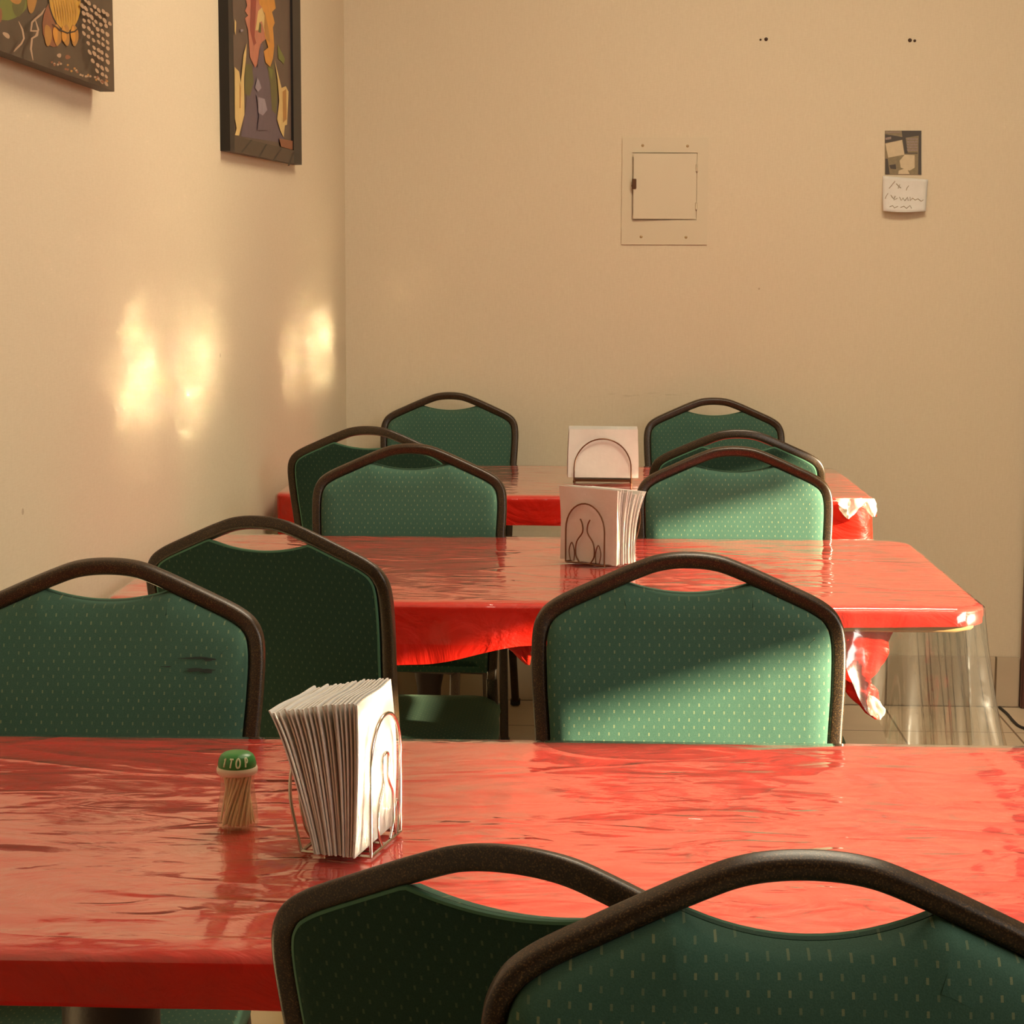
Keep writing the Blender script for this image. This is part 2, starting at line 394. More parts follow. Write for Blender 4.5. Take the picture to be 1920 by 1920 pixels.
slab('wall_left', [(xl(YF), YF, 0), (xl(YB), YB, 0), (xl(YB), YB, ZC), (xl(YF), YF, ZC)], -LN, 0.12, M['wall_l'])
# unseen right wall; its openings are stepped to shape where the sun falls
WY0, WYM, WY1, WZ0, WZ1, WZ2 = 0.4, 1.36, 4.5, 1.26, 1.475, 1.525
b = MB()
for lo, hi in (((XR, YF, 0), (XR+.12, YB, 1.0)), ((XR, YF, WZ2), (XR+.12, YB, ZC)), ((XR, WYM, WZ1), (XR+.12, YB, WZ2)), ((XR, WY0, WZ1), (XR+.12, 0.66, WZ2)),
               ((XR, YF, WZ0), (XR+.12, WY0, WZ2)), ((XR, WY1, WZ0), (XR+.12, YB, WZ1)), ((XR, YF, 1.0), (XR+.12, 2.26, WZ0)), ((XR, 2.56, 1.0), (XR+.12, 3.75, WZ0)), ((XR, 4.2, 1.0), (XR+.12, YB, WZ0)), ((XR, 3.75, 1.0), (XR+.12, 4.2, 1.08))):
    b.box(lo, hi)
tag(b.build('wall_right', M['wall_r'], None, False), kind='structure')
b = MB(); t_ = 0.012
b.box((-0.752, YB-t_, 0), (1.222, YB, 0.149), bev=0.003)
tag(b.build('baseboard_back', M['base_b'], None, False), kind='structure')
slab('wall_rear', [(xl(YF), YF, 0), (XR, YF, 0), (XR, YF, ZC), (xl(YF), YF, ZC)], (0, -1, 0), 0.12, M['wall_r'])
p0 = LP+LU*(-7.0); q0 = LP+LU*(-t_-0.002)
b = MB(); v = []
for p in (p0, q0):
    for off, z in ((0, 0), (t_, 0), (t_, .149), (0, .149)): v.append((p+LN*off)+Vector((0, 0, z)))
b.add(v, [(0, 1, 5, 4), (1, 2, 6, 5), (2, 3, 7, 6), (3, 2, 1, 0), (4, 5, 6, 7)])
tag(b.build('baseboard_left', M['base_l'], None, False), kind='structure')
M['doorwood'] = simple('dark_red_brown_wood', (0.085, 0.028, 0.016), 0.4, var=0.3, scale=18)
dr = empty('door_1', (1.224, YB, 0)); tag(dr, kind='structure')
b = MB(); b.box((0, -.03, 0), (.085, 0, 2.1), bev=.004); b.box((.085, -.03, 2.02), (.96, 0, 2.1), bev=.004); b.box((.96, -.03, 0), (1.045, 0, 2.1), bev=.004)
b.build('door_casing', M['doorwood'], dr, False)
b = MB(); b.box((.085, -.015, .01), (.96, 0, 2.02)); b.box((.2, -.022, .2), (.85, -.015, .95), bev=.003); b.box((.2, -.022, 1.1), (.85, -.015, 1.9), bev=.003)
b.build('door_leaf', M['doorwood'], dr, False)
b = MB(); b.lathe([(0, 0), (.012, 0), (.012, .04), (.026, .05), (.028, .065), (.018, .078), (0, .08)])
k = b.build('door_knob', M['bronze'], dr); k.location = (.15, -.02, 1.0); k.rotation_euler = (math.pi/2, 0, 0)

# ------------------------------------------------------------------ tables, cloths, plastic covers
TOPZ = 0.740
def perim(hx, hy, r, n=160):
    """evenly spaced points + outward normals round a rounded rectangle, ccw from the middle of the front (-y) edge"""
    segs = []; L1, L2 = 2*(hx-r), 2*(hy-r); A = math.pi*r/2
    tot = 2*L1+2*L2+4*A; out = []
    for i in range(n):
        s = (i/n*tot)
        d = s
        if d < L1/2: out.append((Vector((d, -hy)), Vector((0, -1)), s/tot)); continue
        d -= L1/2
        done = False
        for (c, a0, st, ln, dirv) in (((hx-r, -hy+r), -90, (hx, -hy+r), L2, (0, 1)), ((hx-r, hy-r), 0, (hx-r, hy), L1, (-1, 0)),
                                      ((-hx+r, hy-r), 90, (-hx, hy-r), L2, (0, -1)), ((-hx+r, -hy+r), 180, (-hx+r, -hy), L1/2, (1, 0))):
            if d < A:
                a = math.radians(a0)+d/r; nn = Vector((math.cos(a), math.sin(a)))
                out.append((Vector(c)+nn*r, nn, s/tot)); done = True; break
            d -= A
            if d < ln or (ln == L1/2):
                dv = Vector(dirv); nn = Vector((dv.y, -dv.x)); out.append((Vector(st)+dv*d, nn, s/tot)); done = True; break
            d -= ln
        if not done: out.append((Vector((0, -hy)), Vector((0, -1)), 1))
    return out
def draped(name, hx, hy, r, z0, off, length, flare, wave, mat, parent=None, n=220, rings=9, skirt_mat=None, skirt_of=None, skirt_b=None):
    P = perim(hx, hy, r, n); v = []; f = []; mi = []
    prof = [(-.10, 0), (-.03, 0), (-.008, -.0002), (-.001, -.0022), (.002+off, -.007)]
    for (d, z) in prof:
        if d <= -.03:
            for p, nn, s in perim(hx+d, hy+d, max(.012, r+d), n): v.append((p.x, p.y, z0+z))
            continue
        for p, nn, s in P: v.append((p.x+nn.x*d, p.y+nn.y*d, z0+z))
    for k in range(1, rings+1):
        for i, (p, nn, s) in enumerate(P):
            Lq = length(p, nn, s); t = k/rings; d = .002+off+flare(p, nn, s)*t**1.3+wave(p, nn, s, t)
            v.append((p.x+nn.x*d, p.y+nn.y*d, z0-.007-Lq*t))
    R = len(prof)+rings
    for k in range(R-1):
        for i in range(n):
            j = (i+1) % n
            f.append((k*n+i, k*n+j, (k+1)*n+j, (k+1)*n+i)); mi.append(0 if k < len(prof)-1 else (2 if skirt_of and not skirt_of(P[i][0], P[i][1]) else 1))
    # flat middle as a grid-ish fan
    c = len(v); v.append((0, 0, z0))
    for i in range(n): f.append((i, (i+1) % n, c)); mi.append(0)
    return obj(name, v, f, [mat, skirt_mat or mat]+([skirt_b] if skirt_b else []), parent, True, mi)
def nz1(x, s): # smooth pseudo-noise
    return math.sin(x*1.0+s)+.6*math.sin(x*2.3+s*2.1)+.35*math.sin(x*5.1+s*.7)
def make_table(cx, cy, rz, hx, hy, label, ped):
    t = empty('dining_table', (cx, cy, 0), rz); tag(t, label, 'table')
    P = perim(hx-.008, hy-.008, .055, 96); v = []; f = []; n = len(P)
    for d, z in ((-.004, .702), (0, .706), (0, TOPZ-.004), (-.004, TOPZ)):
        for p, nn, s in P: v.append((p.x+nn.x*d, p.y+nn.y*d, z))
    for k in range(3):
        for i in range(n): f.append((k*n+i, k*n+(i+1) % n, (k+1)*n+(i+1) % n, (k+1)*n+i))
    f += [tuple(range(n-1, -1, -1)), tuple(range(3*n, 4*n))]
    obj('tabletop', v, f, M['laminate'], t)
    for sx, py_ in ped:
        b = MB(); b.lathe([(0, .702), (.14, .702), (.14, .694), (.06, .68), (.047, .62), (.046, .30), (.044, .26), (.031, .19), (.029, .10), (.04, .06), (.04, .05), (0, .05)], (sx, py_, 0))
        b.build('pedestal', M['iron'], t)
        b = MB()
        for sy in (-1, 1):
            b.sweep([(sx, py_, .055), (sx, py_+sy*.12, .05), (sx, py_+sy*.24, .025), (sx, py_+sy*.27, .02)], rrect(.05, .035, .008), up=(0, 0, 1))
        b.build('pedestal_foot', M['iron'], t)
    return t
def interp(x, pts):
    if x <= pts[0][0]: return pts[0][1]
    for (a, va), (b_, vb) in zip(pts, pts[1:]):
        if x <= b_: 
            q = (x-a)/(b_-a); q = q*q*(3-2*q); return va+(vb-va)*q
    return pts[-1][1]

T1 = dict(cx=-.11, cy=1.796, rz=.016, hx=.71, hy=.350)
T2 = dict(cx=-.098, cy=3.425, rz=.012, hx=.700, hy=.388)
T3 = dict(cx=-.072, cy=4.85, rz=.012, hx=.697, hy=.357)
make_table(**T1, label='table nearest the camera, under red cloth with the toothpick jar', ped=((-.36, 0), (.34, 0)))
make_table(**T2, label='middle table under red cloth, tan edge showing at its right front', ped=((-.37, -.10), (.37, -.10)))
make_table(**T3, label='farthest table by the back wall, under red cloth', ped=((-.37, .09), (.37, .09)))
CZ = TOPZ+.0025; FZ = CZ+.0022
# cloths -----------------------------------------------------------
def place(o, T): o.location = (T['cx'], T['cy'], 0); o.rotation_euler = (0, 0, T['rz']); return o
W1 = lambda p, n, s, t: .0014*t*nz1(p.x*11+p.y*9, 0)
c1 = place(draped('tablecloth', T1['hx'], T1['hy'], .055, CZ, 0,
    lambda p, n, s: .037+.001*nz1(p.x*6+p.y*5, 1), lambda p, n, s: -.001,
    W1, M['cloth']), T1)
tag(c1, 'smooth red cloth fitted over the nearest table, deep red along its front edge', 'tablecloth', 'red tablecloths')
F2 = lambda p, n, s: (interp(p.x, [(-.7, .0), (-.1, .02), (.2, .002), (.7, .0)]) if n.y < -.3 else .006)
W2 = lambda p, n, s, t: .0025*t*nz1(p.x*16+p.y*13, 2)
c2 = place(draped('tablecloth', T2['hx'], T2['hy'], .055, CZ, 0,
    lambda p, n, s: (interp(p.x, [(-.7, .085), (-.35, .10), (-.2, .088), (-.02, .056), (.1, .05), (.3, .045), (.5, .024), (.7, .021)]) if n.y < -.3 else (.022 if n.x > .3 else .05)),
    lambda p, n, s: F2(p, n, s)*(1-interp(p.x, [(.36, 0), (.45, 1)])), lambda p, n, s, t: W2(p, n, s, t)*(1-interp(p.x, [(.36, 0), (.45, 1)])), M['cloth'], n=900, rings=16), T2)
tag(c2, 'red cloth over the middle table, its front hem sloping up and knotted beneath', 'tablecloth', 'red tablecloths')
F3 = lambda p, n, s: interp(p.x, [(-.7, .0), (.4, .001), (.7, .002)])
W3 = lambda p, n, s, t: (.002+.004*max(0, p.x-.4)/.3)*t*nz1(p.x*26+p.y*18, 3)
c3 = place(draped('tablecloth', T3['hx'], T3['hy'], .055, CZ, 0,
    lambda p, n, s: interp(p.x, [(-.7, .09), (-.4, .06), (.3, .06), (.5, .10), (.64, .115), (.7, .115)]),
    F3, W3, M['cloth']), T3)
tag(c3, 'red cloth over the farthest table, bunched at its right front corner', 'tablecloth', 'red tablecloths')
# hanging tied ends of the middle cloth ----------------------------
def loft(name, secs, mat, parent, k=30, seed=0):
    S2 = []
    for a_, b_ in zip(secs, secs[1:]):
        for q in range(3): S2.append(tuple(u+(w2-u)*q/3 for u, w2 in zip(a_, b_)))
    secs = S2+[secs[-1]]
    """secs: (x, y, z, half_width_x, half_depth_y, crumple) world coords"""
    v = []; f = []
    for si, (x, y, z, hw, hd, cr) in enumerate(secs):
        for i in range(k):
            a = 2*math.pi*i/k; q = 1+cr*math.sin(a*3+si*.3+seed)+cr*.8*math.sin(a*5-si*.45+seed)+cr*.5*math.sin(a*8+si*.7)
            v.append((x+hw*q*math.cos(a), y+hd*q*math.sin(a), z))
    for s in range(len(secs)-1):
        for i in range(k): f.append((s*k+i, s*k+(i+1) % k, (s+1)*k+(i+1) % k, (s+1)*k+i))
    f += [tuple(range(k-1, -1, -1)), tuple(range((len(secs)-1)*k, len(secs)*k))]
    return obj(name, v, f, mat, parent)
def to_local(o, T):
    """re-express a mesh built in world coordinates in its table's frame"""
    mt = Matrix.Translation((T['cx'], T['cy'], 0)) @ Matrix.Rotation(T['rz'], 4, 'Z')
    o.data.transform(mt.inverted()); return o
yk = 3.075
def kp(px, py, y=yk): q = at_y(px, py, y); return q.x, q.z
secs = []
for px, py, hw, hd, cr in ((1618, 1182, .048, .020, .05), (1618, 1200, .042, .020, .08), (1615, 1225, .034, .018, .20), (1610, 1250, .028, .018, .26),
                           (1609, 1272, .020, .014, .3), (1612, 1284, .017, .013, .3), (1622, 1298, .021, .015, .3), (1628, 1320, .017, .013, .3), (1638, 1340, .011, .010, .2), (1646, 1350, .005, .005, .1)):
    x, z = kp(px, py); secs.append((x, yk+.008, z, hw, hd*.85, cr))
to_local(loft('tied_end', secs, M['cloth'], c2), T2)
secs = []
for px, py, hw, hd, cr in ((972, 1198, .026, .02, .1), (975, 1212, .018, .016, .2), (982, 1228, .012, .01, .2), (990, 1246, .003, .003, .1)):
    x, z = kp(px, py, 3.07); secs.append((x, 3.07, z, hw, hd, cr))
to_local(loft('tied_end', secs, M['cloth'], c2, seed=2), T2)
# plastic covers ---------------------------------------------------
f1 = place(draped('clear_plastic_cover', T1['hx']+.001, T1['hy']+.001, .055, FZ, .003,
    lambda p, n, s: .037+.003*nz1(p.x*5+p.y*3, 2), lambda p, n, s: .0,
    W1, M['film'], skirt_mat=M['skirt']), T1)
tag(f1, 'wrinkled clear plastic sheet covering the nearest red tablecloth', 'plastic cover', 'clear plastic table covers')
def len2(p, n, s):
    if n.x > .3: return .40
    if n.x < -.3: return .06
    if n.y < -.3: return interp(p.x, [(-.7, .06), (.05, .055), (.45, .05), (.52, .16), (.60, .36), (.66, .40)])
    return .05
def flare2(p, n, s):
    if n.x > .3: return interp(p.y, [(-.392, .055), (-.33, .045), (-.1, .03), (.39, .02)])
    if n.x < -.3: return .012
    if n.y < -.3 and p.x > .45: return interp(p.x, [(.45, .006), (.55, .012), (.65, .03)])
    return F2(p, n, s)+.002
def wave2(p, n, s, t):
    q = s*2*math.pi
    if n.x > .3 or (n.y < -.3 and p.x > .45):
        k = 1.0 if p.y < -.15 else .45
        return k*t**1.2*(.030+.014*math.sin(q*23)+.013*math.sin(q*61+.6*t)+.006*math.sin(q*97+1+1.5*t))
    return W2(p, n, s, t)
f2 = place(draped('clear_plastic_cover', T2['hx']+.001, T2['hy']+.001, .055, FZ, .003, len2, flare2, wave2, M['film2'], n=900, rings=16, skirt_mat=M['hang'], skirt_of=lambda p, n: n.x > .3 or p.x > .42, skirt_b=M['skirt']), T2)
tag(f2, 'clear plastic sheet on the middle table, hanging far down at its right end', 'plastic cover', 'clear plastic table covers')
f3 = place(draped('clear_plastic_cover', T3['hx']+.001, T3['hy']+.001, .055, FZ, .003,
    lambda p, n, s: interp(p.x, [(-.7, .10), (-.5, .08), (-.1, .075), (.3, .07), (.5, .045), (.7, .04)]),
    lambda p, n, s: F3(p, n, s)+interp(p.x, [(-.7, .016), (-.5, .004), (.5, .003), (.7, .004)]),
    W3, M['film3'], n=300, skirt_mat=M['skirt']), T3)
tag(f3, 'clear plastic sheet on the farthest table, crumpled at its right front corner', 'plastic cover', 'clear plastic table covers')
# bunched white-shining plastic ends
secs = []
for px, py, hw, cr in ((1632, 1305, .004, .1), (1637, 1315, .010, .15), (1642, 1328, .012, .2), (1646, 1340, .009, .15), (1648, 1348, .003, .1)):
    x, z = kp(px, py, 3.046); secs.append((x, 3.046, z, hw, .006, cr))
to_local(loft('bunched_end', secs, M['tip'], f2, seed=1), T2)
secs = []
for px, py, hw, cr in ((1600, 934, .030, .25), (1598, 945, .026, .35), (1594, 955, .016, .35), (1592, 965, .010, .3), (1590, 972, .003, .1)):
    x, z = kp(px, py, 4.470); secs.append((x, 4.470, z, hw, .008, cr))
to_local(loft('bunched_end', secs, M['tip'], f3, seed=3), T3)
secs = []
for px, py, hw, cr in ((1624, 935, .018, .25), (1630, 945, .014, .3), (1634, 958, .010, .3), (1637, 968, .004, .1)):
    x, z = kp(px, py, 4.476); secs.append((x, 4.476, z, hw, .008, cr))
to_local(loft('bunched_end', secs, M['tip'], f3, seed=5), T3)

# ------------------------------------------------------------------ chairs
CH = 0.915; RT = math.radians(13)
BPX = lambda s, t, o=0.0: Vector((s, t*math.sin(RT)-o*math.cos(RT), CH+t*math.cos(RT)+o*math.sin(RT)*-1))   # s across, t up the back plane (<=0), o towards the front
def make_chair(FW=.019):
    root = empty('stacking_chair', (0, 0, 0))
    half = [(0, 0), (.037, -.0035), (.0706, -.0150), (.1237, -.0385), (.168, -.0600), (.1885, -.0790), (.1968, -.1080), (.1962, -.165), (.1915, -.235), (.186, -.35), (.182, -.475)]
    full = [(-x, y, 0) for x, y in reversed(half[1:])]+[(x, y, 0) for x, y in half]
    ol = catmull(full, 7)
    # centre line = outline moved in by half the tube
    n = len(ol); cl = []; il = []
    for i in range(n):
        a = ol[max(0, i-1)]; c = ol[min(n-1, i+1)]; t = (c-a).normalized(); nn = Vector((t.y, -t.x, 0))
        cl.append(ol[i]+nn*FW/2); il.append(ol[i]+nn*FW)
    back_n = Vector((0, -math.cos(RT), -math.sin(RT)))
    b = MB(); b.sweep([BPX(p.x, p.y) for p in cl], rrect(FW, .019, .005, 3), up=back_n)
    b.build('back_frame', M['metal'], root)
    # pad outline: inside of the tube, scooped out under the top rail for the hand hole
    cut = .079
    right = [p for p in il if p.x > cut and p.y > -.462]; left = [p for p in il if p.x < -cut and p.y > -.462]
    def rail_in(x):
        for a, c in zip(il, il[1:]):
            if a.x <= x <= c.x and a.x != c.x: return a.y+(c.y-a.y)*(x-a.x)/(c.x-a.x)
        return il[n//2].y
    yc = rail_in(cut)-.001
    scoop = []
    for i in range(0, 17):
        x = cut-2*cut*i/16; q = x/cut
        scoop.append(Vector((x, yc+(-.0535-yc)*(1-abs(q)**2.0), 0)))
    poly = [Vector((p.x, p.y)) for p in reversed(right)]+[Vector((p.x, p.y)) for p in scoop]+[Vector((p.x, p.y)) for p in reversed(left)]
    # poly runs: right side bottom -> top, scoop right -> left, left side top -> bottom (ccw)
    def pad(name, rings, mat, cap0=True):
        v = []; f = []; k = len(poly)
        for d, o in rings:
            q = inset(poly, d) if d else poly
            v += [BPX(p.x, p.y, o) for p in q]
        for r in range(len(rings)-1):
            for i in range(k): f.append((r*k+i, r*k+(i+1) % k, (r+1)*k+(i+1) % k, (r+1)*k+i))
        bm = bmesh.new(); bv = [bm.verts.new(p) for p in v]
        for q in f: bm.faces.new([bv[i] for i in q])
        lf = bm.faces.new([bv[i] for i in range((len(rings)-1)*k, len(rings)*k)]); bmesh.ops.triangulate(bm, faces=[lf])
        if cap0:
            l2 = bm.faces.new([bv[i] for i in range(k-1, -1, -1)]); bmesh.ops.triangulate(bm, faces=[l2])
        bm.verts.ensure_lookup_table(); bm.verts.index_update()
        vv = [p.co.copy() for p in bm.verts]; ff = [[w_.index for w_ in q.verts] for q in bm.faces]; bm.free()
        return obj(name, vv, ff, mat, root)
    pad('backrest', [(.0005, -.003), (.0005, .012), (.003, .0185), (.008, .0225), (.018, .0262), (.030, .0280)], M['fab'])
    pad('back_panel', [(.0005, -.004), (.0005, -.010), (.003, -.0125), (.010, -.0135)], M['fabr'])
    b = MB(); b.tube([BPX(p.x, p.y, -.0105) for p in inset(poly, .0022)], .0022, closed=True, seg=6)
    b.build('piping', M['pipe'], root)
    # seat: rounded cushion, waterfall front
    yb, yf = -.085, -.500
    def seat_out(grow):
        pts = [(.178, yb), (.185, -.15), (.194, -.30), (.190, -.42), (.165, -.478), (.09, -.498), (0, yf), (-.09, -.498), (-.165, -.478), (-.190, -.42), (-.194, -.30), (-.185, -.15), (-.178, yb), (-.09, yb+.004), (0, yb+.004), (.09, yb+.004)]
        c = Vector((0, (yb+yf)/2, 0)); q = catmull([Vector((x, y, 0)) for x, y in pts], 4, True)
        return [c+(p-c)*(1+grow/.2) for p in q]
    v = []; f = []; ring = [(-.012, .362), (0, .369), (.004, .387), (.002, .401), (-.008, .412), (-.030, .421), (-.075, .427), (-.12, .429)]
    for g, z in ring: v += [Vector((p.x, p.y, z)) for p in seat_out(g)]
    k = len(seat_out(0))
    for r in range(len(ring)-1):
        for i in range(k): f.append((r*k+i, r*k+(i+1) % k, (r+1)*k+(i+1) % k, (r+1)*k+i))
    f += [tuple(range(k-1, -1, -1)), tuple(range((len(ring)-1)*k, len(ring)*k))]
    obj('seat', v, f, M['fabs'], root)
    sec = rrect(.022, .022, .005, 2)
    b = MB(); b.sweep([(.172, -.075, .352), (.176, -.30, .352), (.172, -.45, .352), (-.172, -.45, .352), (-.176, -.30, .352), (-.172, -.075, .352)], sec, closed=True, up=(0, 0, 1))
    b.build('seat_frame', M['metal'], root)
    bot = BPX(.182-FW/2, -.475)
    for sx in (-1, 1):
        b = MB(); b.sweep(catmull([(sx*bot.x, bot.y, bot.z+.002), (sx*.176, bot.y, .38), (sx*.184, bot.y+.05, .19), (sx*.190, bot.y+.125, .012)], 5), sec, up=(0, 1, 0))
        lg = b.build('leg', M['metal'], root)
        b = MB(); b.box((sx*.190-.014, bot.y+.125-.012, 0), (sx*.190+.014, bot.y+.125+.017, .02), bev=.003); b.build('foot_cap', M['rubber'], lg)
        b = MB(); b.sweep([(sx*.176, -.440, .367), (sx*.179, -.450, .2), (sx*.182, -.460, .012)], sec, up=(0, 1, 0))
        lg = b.build('leg', M['metal'], root)
        b = MB(); b.box((sx*.182-.014, -.475, 0), (sx*.182+.014, -.446, .02), bev=.003); b.build('foot_cap', M['rubber'], lg)
    b = MB(); b.tube([(-.178, -.445, .27), (.178, -.445, .27)], .008); b.build('stretcher', M['metal'], root)
    return root
proto = make_chair()
chairs = {}
def put(key, px, py, yaw, label, y=None, z=CH, group=None, front=True, sc_=1.0):
    """yaw degrees; front=True faces the camera"""
    o = proto if not chairs else (make_chair(.0150) if key == 'K' else copy_tree(proto))
    q = at_z(px, py, z) if y is None else at_y(px, py, y)
    o.location = (q.x, q.y, 0); o.rotation_euler = (0, 0, math.radians(yaw)+(0 if front else math.pi))
    o.scale = (sc_,)*3
    tag(o, label, 'chair', 'green padded stacking chairs'); chairs[key] = o; return o
put('I', 1291, 1036, 0.5, 'green chair facing the camera, brightly sunlit back, behind the nearest table at right')
put('H', 203, 1047, 0, 'green chair facing the camera with dark stain, cut by the left edge of the photo')
put('G', 484, 968, -17, 'dark green chair seen from behind, turned right, at the middle table')
put('D', 770, 835, 0, 'green chair facing the camera behind the middle table, left of the napkins', y=3.925)
put('E', 1377, 839, -1, 'green chair facing the camera behind the middle table, right of the napkins, half sunlit', y=3.93)
put('C', 690, 797, -9, 'dark chair seen from behind at the farthest table, left of its napkins', y=4.35)
put('F', 1385, 806, 1, 'dark chair seen from behind at the farthest table, almost hidden by another chair')
put('A', 844, 731, 0, 'green chair against the back wall near the left corner, behind the farthest table', y=5.56)
put('B', 1339, 746, 1, 'green chair against the back wall, right of the napkins on the farthest table', y=5.50)
chairs['B'].scale.z = at_y(1339, 746, 5.50).z/CH
put('J', 1022, 1590, -20, 'nearest chair seen from behind, almost black, its right shoulder hidden by another chair')
put('K', 1513, 1598, 0, 'nearest green chair facing the camera in the bottom right corner')
for k in ('G', 'C', 'F', 'J'): chairs[k].rotation_euler.z += math.pi
# J and K stand back to back, their tops almost touching
chairs['K'].location = (at_y(1513, 1598, 1.150).x, 1.150, 0); chairs['K'].scale = (.997, 1, (HC-(HC-at_y(1513, 1598, 1.150).z))/CH)
chairs['J'].location = (at_y(963, 1590, 1.262).x, 1.262, 0); chairs['J'].scale = (1, 1, at_y(1022, 1590, 1.262).z/CH)
# dark streaked stain on the backrest of the chair at the left edge
b = MB()
hl = chairs['H'].location
def stain(px, py, wpx, hpx, m=0):
    c = [];
    for i in range(18):
        a = 2*math.pi*i/18; q = 1+.25*math.sin(3*a+px)+.15*math.sin(7*a)
        x = px+wpx*math.cos(a)*q; y = py+hpx*math.sin(a)*q
        d = ray(x, y); n_ = Vector((0, -math.cos(RT), math.sin(RT)))
        p0 = Vector((hl.x, hl.y, CH)) - Vector((0, math.cos(RT), -math.sin(RT)))*.0287
        t = (p0-CAM).dot(n_)/d.dot(n_); c.append(CAM+d*t-hl)
    b.add(c, [tuple(range(18))])
for a in ((370, 1234, 30, 2.2), (392, 1237, 12, 2.5), (372, 1256, 26, 3.2), (388, 1259, 12, 3), (312, 1250, 10, 1.2)): stain(*a)
M['stain'] = simple('dark_grease', (0.012, 0.022, 0.016), 0.7)
tag(b.build('stain', M['stain'], chairs['H'], False), 'dark greasy streaks')

# ------------------------------------------------------------------ pictures on the left wall
M['canvas1'] = simple('dark_painted_canvas', (0.070, 0.042, 0.020), 0.55, var=0.35, scale=22)
M['canvas_edge'] = simple('dark_olive_canvas_edge', (0.055, 0.040, 0.018), 0.6)
M['frame2'] = simple('black_brown_frame', (0.008, 0.005, 0.003), 0.5)
M['frame2b'] = simple('brown_frame_face', (0.050, 0.031, 0.016), 0.5, var=0.2, scale=60)
M['canvas2'] = simple('dark_brown_canvas', (0.085, 0.052, 0.034), 0.5, var=0.35, scale=16)
def paint(n, c): M[n] = simple('paint_'+n, tuple(.78*q for q in c), 0.5, var=0.22, scale=45); return M[n]
for n_, c_ in dict(gold=(.58, .30, .035), ochre=(.42, .19, .035), rust=(.26, .085, .030), green=(.16, .17, .025), pale=(.46, .29, .17), cream=(.68, .47, .17),
                   pink=(.50, .17, .095), red=(.28, .045, .025), violet=(.115, .075, .095), lilac=(.30, .24, .27), olive=(.115, .10, .02), orange=(.62, .26, .03), dark=(.035, .018, .008)).items(): paint(n_, c_)
PN = ['gold', 'ochre', 'rust', 'green', 'pale', 'cream', 'pink', 'red', 'violet', 'lilac', 'olive', 'orange', 'dark']
PAL = [M[n_] for n_ in PN]; PI_ = {n_: i for i, n_ in enumerate(PN)}
def W2L(p): # world -> (u along wall, z, offset)
    d = p-LP; return d.dot(LU), p.z, d.dot(LN)
def L2W(u, z, off): return LP+LU*u+LN*off+Vector((0, 0, z))
def blob(px, py, rx, ry, rot=0, n=16, wob=.08):
    c = []
    for i in range(n):
        a = 2*math.pi*i/n; q = 1+wob*math.sin(3*a+px)
        x, y = rx*q*math.cos(a), ry*q*math.sin(a); cr, sr = math.cos(rot), math.sin(rot)
        c.append((px+x*cr-y*sr, py+x*sr+y*cr))
    return c
def stroke(pts, wd):
    P = [Vector((x, y)) for x, y in pts]; l = []; r = []
    for i, p in enumerate(P):
        t = (P[min(i+1, len(P)-1)]-P[max(i-1, 0)]).normalized(); nn = Vector((-t.y, t.x)); w_ = wd*(.35 if i in (0, len(P)-1) else 1)
        l.append(p+nn*w_); r.append(p-nn*w_)
    return [(v.x, v.y) for v in l+r[::-1]]
class Paint:
    def __init__(s, off): s.b = MB(); s.off = off; s.k = 0
    def add(s, poly, col):
        s.k += 1
        s.b.add([at_left(x, y, s.off+.00012*s.k) for x, y in poly], [tuple(range(len(poly)))], 1+PI_[col])
# first picture: unframed canvas, lower right corner in view
OFF1 = .036
far1 = W2L(at_left(214, 172, OFF1)); 
uA, zA, _ = W2L(at_left(205, 168, OFF1)); uB, zB, _ = W2L(at_left(0, 94, OFF1)); tl1 = (zB-zA)/(uB-uA)
u1, z1 = far1[0], far1[1]
pic1 = empty('canvas_painting', L2W(u1-.35, z1, 0)); tag(pic1, 'unframed dark canvas painting with golden shapes and pebbles, at the top left corner', 'painting')
def in_pic(o, e): o.data.transform(Matrix.Translation(-Vector(e.location))); o.parent = e; return o
b = MB(); S = []
for u, z in ((u1-.70, z1-.70*tl1), (u1, z1), (u1, z1+.55), (u1-.70, z1+.55-.70*tl1)):
    S.append((u, z))
b.add([L2W(u, z, .012) for u, z in S]+[L2W(u, z, OFF1) for u, z in S], [(3, 2, 1, 0), (4, 5, 6, 7), (0, 1, 5, 4), (1, 2, 6, 5), (2, 3, 7, 6), (3, 0, 4, 7)])
in_pic(b.build('canvas_edge', M['canvas_edge'], None, False), pic1)
P1 = Paint(OFF1+.0006)
P1.b.add([L2W(u, z, OFF1+.0005) for u, z in S], [(0, 1, 2, 3)], 0)
P1.add(blob(20, -5, 32, 45, .1), 'green'); P1.add(blob(36, 5, 12, 26, .2), 'olive'); P1.add(blob(30, -6, 12, 14), 'ochre')
P1.add(blob(0, 30, 4, 14, .1), 'rust'); P1.add(blob(60, 2, 9, 22, .1), 'ochre')
P1.add(blob(100, 45, 20, 45, .0, wob=.05), 'rust'); P1.add(blob(122, 10, 31, 50, -.15, wob=.05), 'dark'); P1.add(blob(122, 8, 29, 48, -.15, wob=.05), 'gold')
for x in (90, 108, 124, 140): P1.add(blob(x, 66, 7, 20, -.05), 'ochre')
for x in (104, 120, 137): P1.add(blob(x, 64, 4.5, 15, -.05), 'orange')
P1.add(stroke([(98, 45), (112, 56), (126, 62), (140, 59), (150, 50)], 1.5), 'dark')
for i in range(9): P1.add(stroke([(100+i*5, -2), (104+i*5, 20), (108+i*4.5, 45)], .6), 'ochre')
rr = random.Random(3)
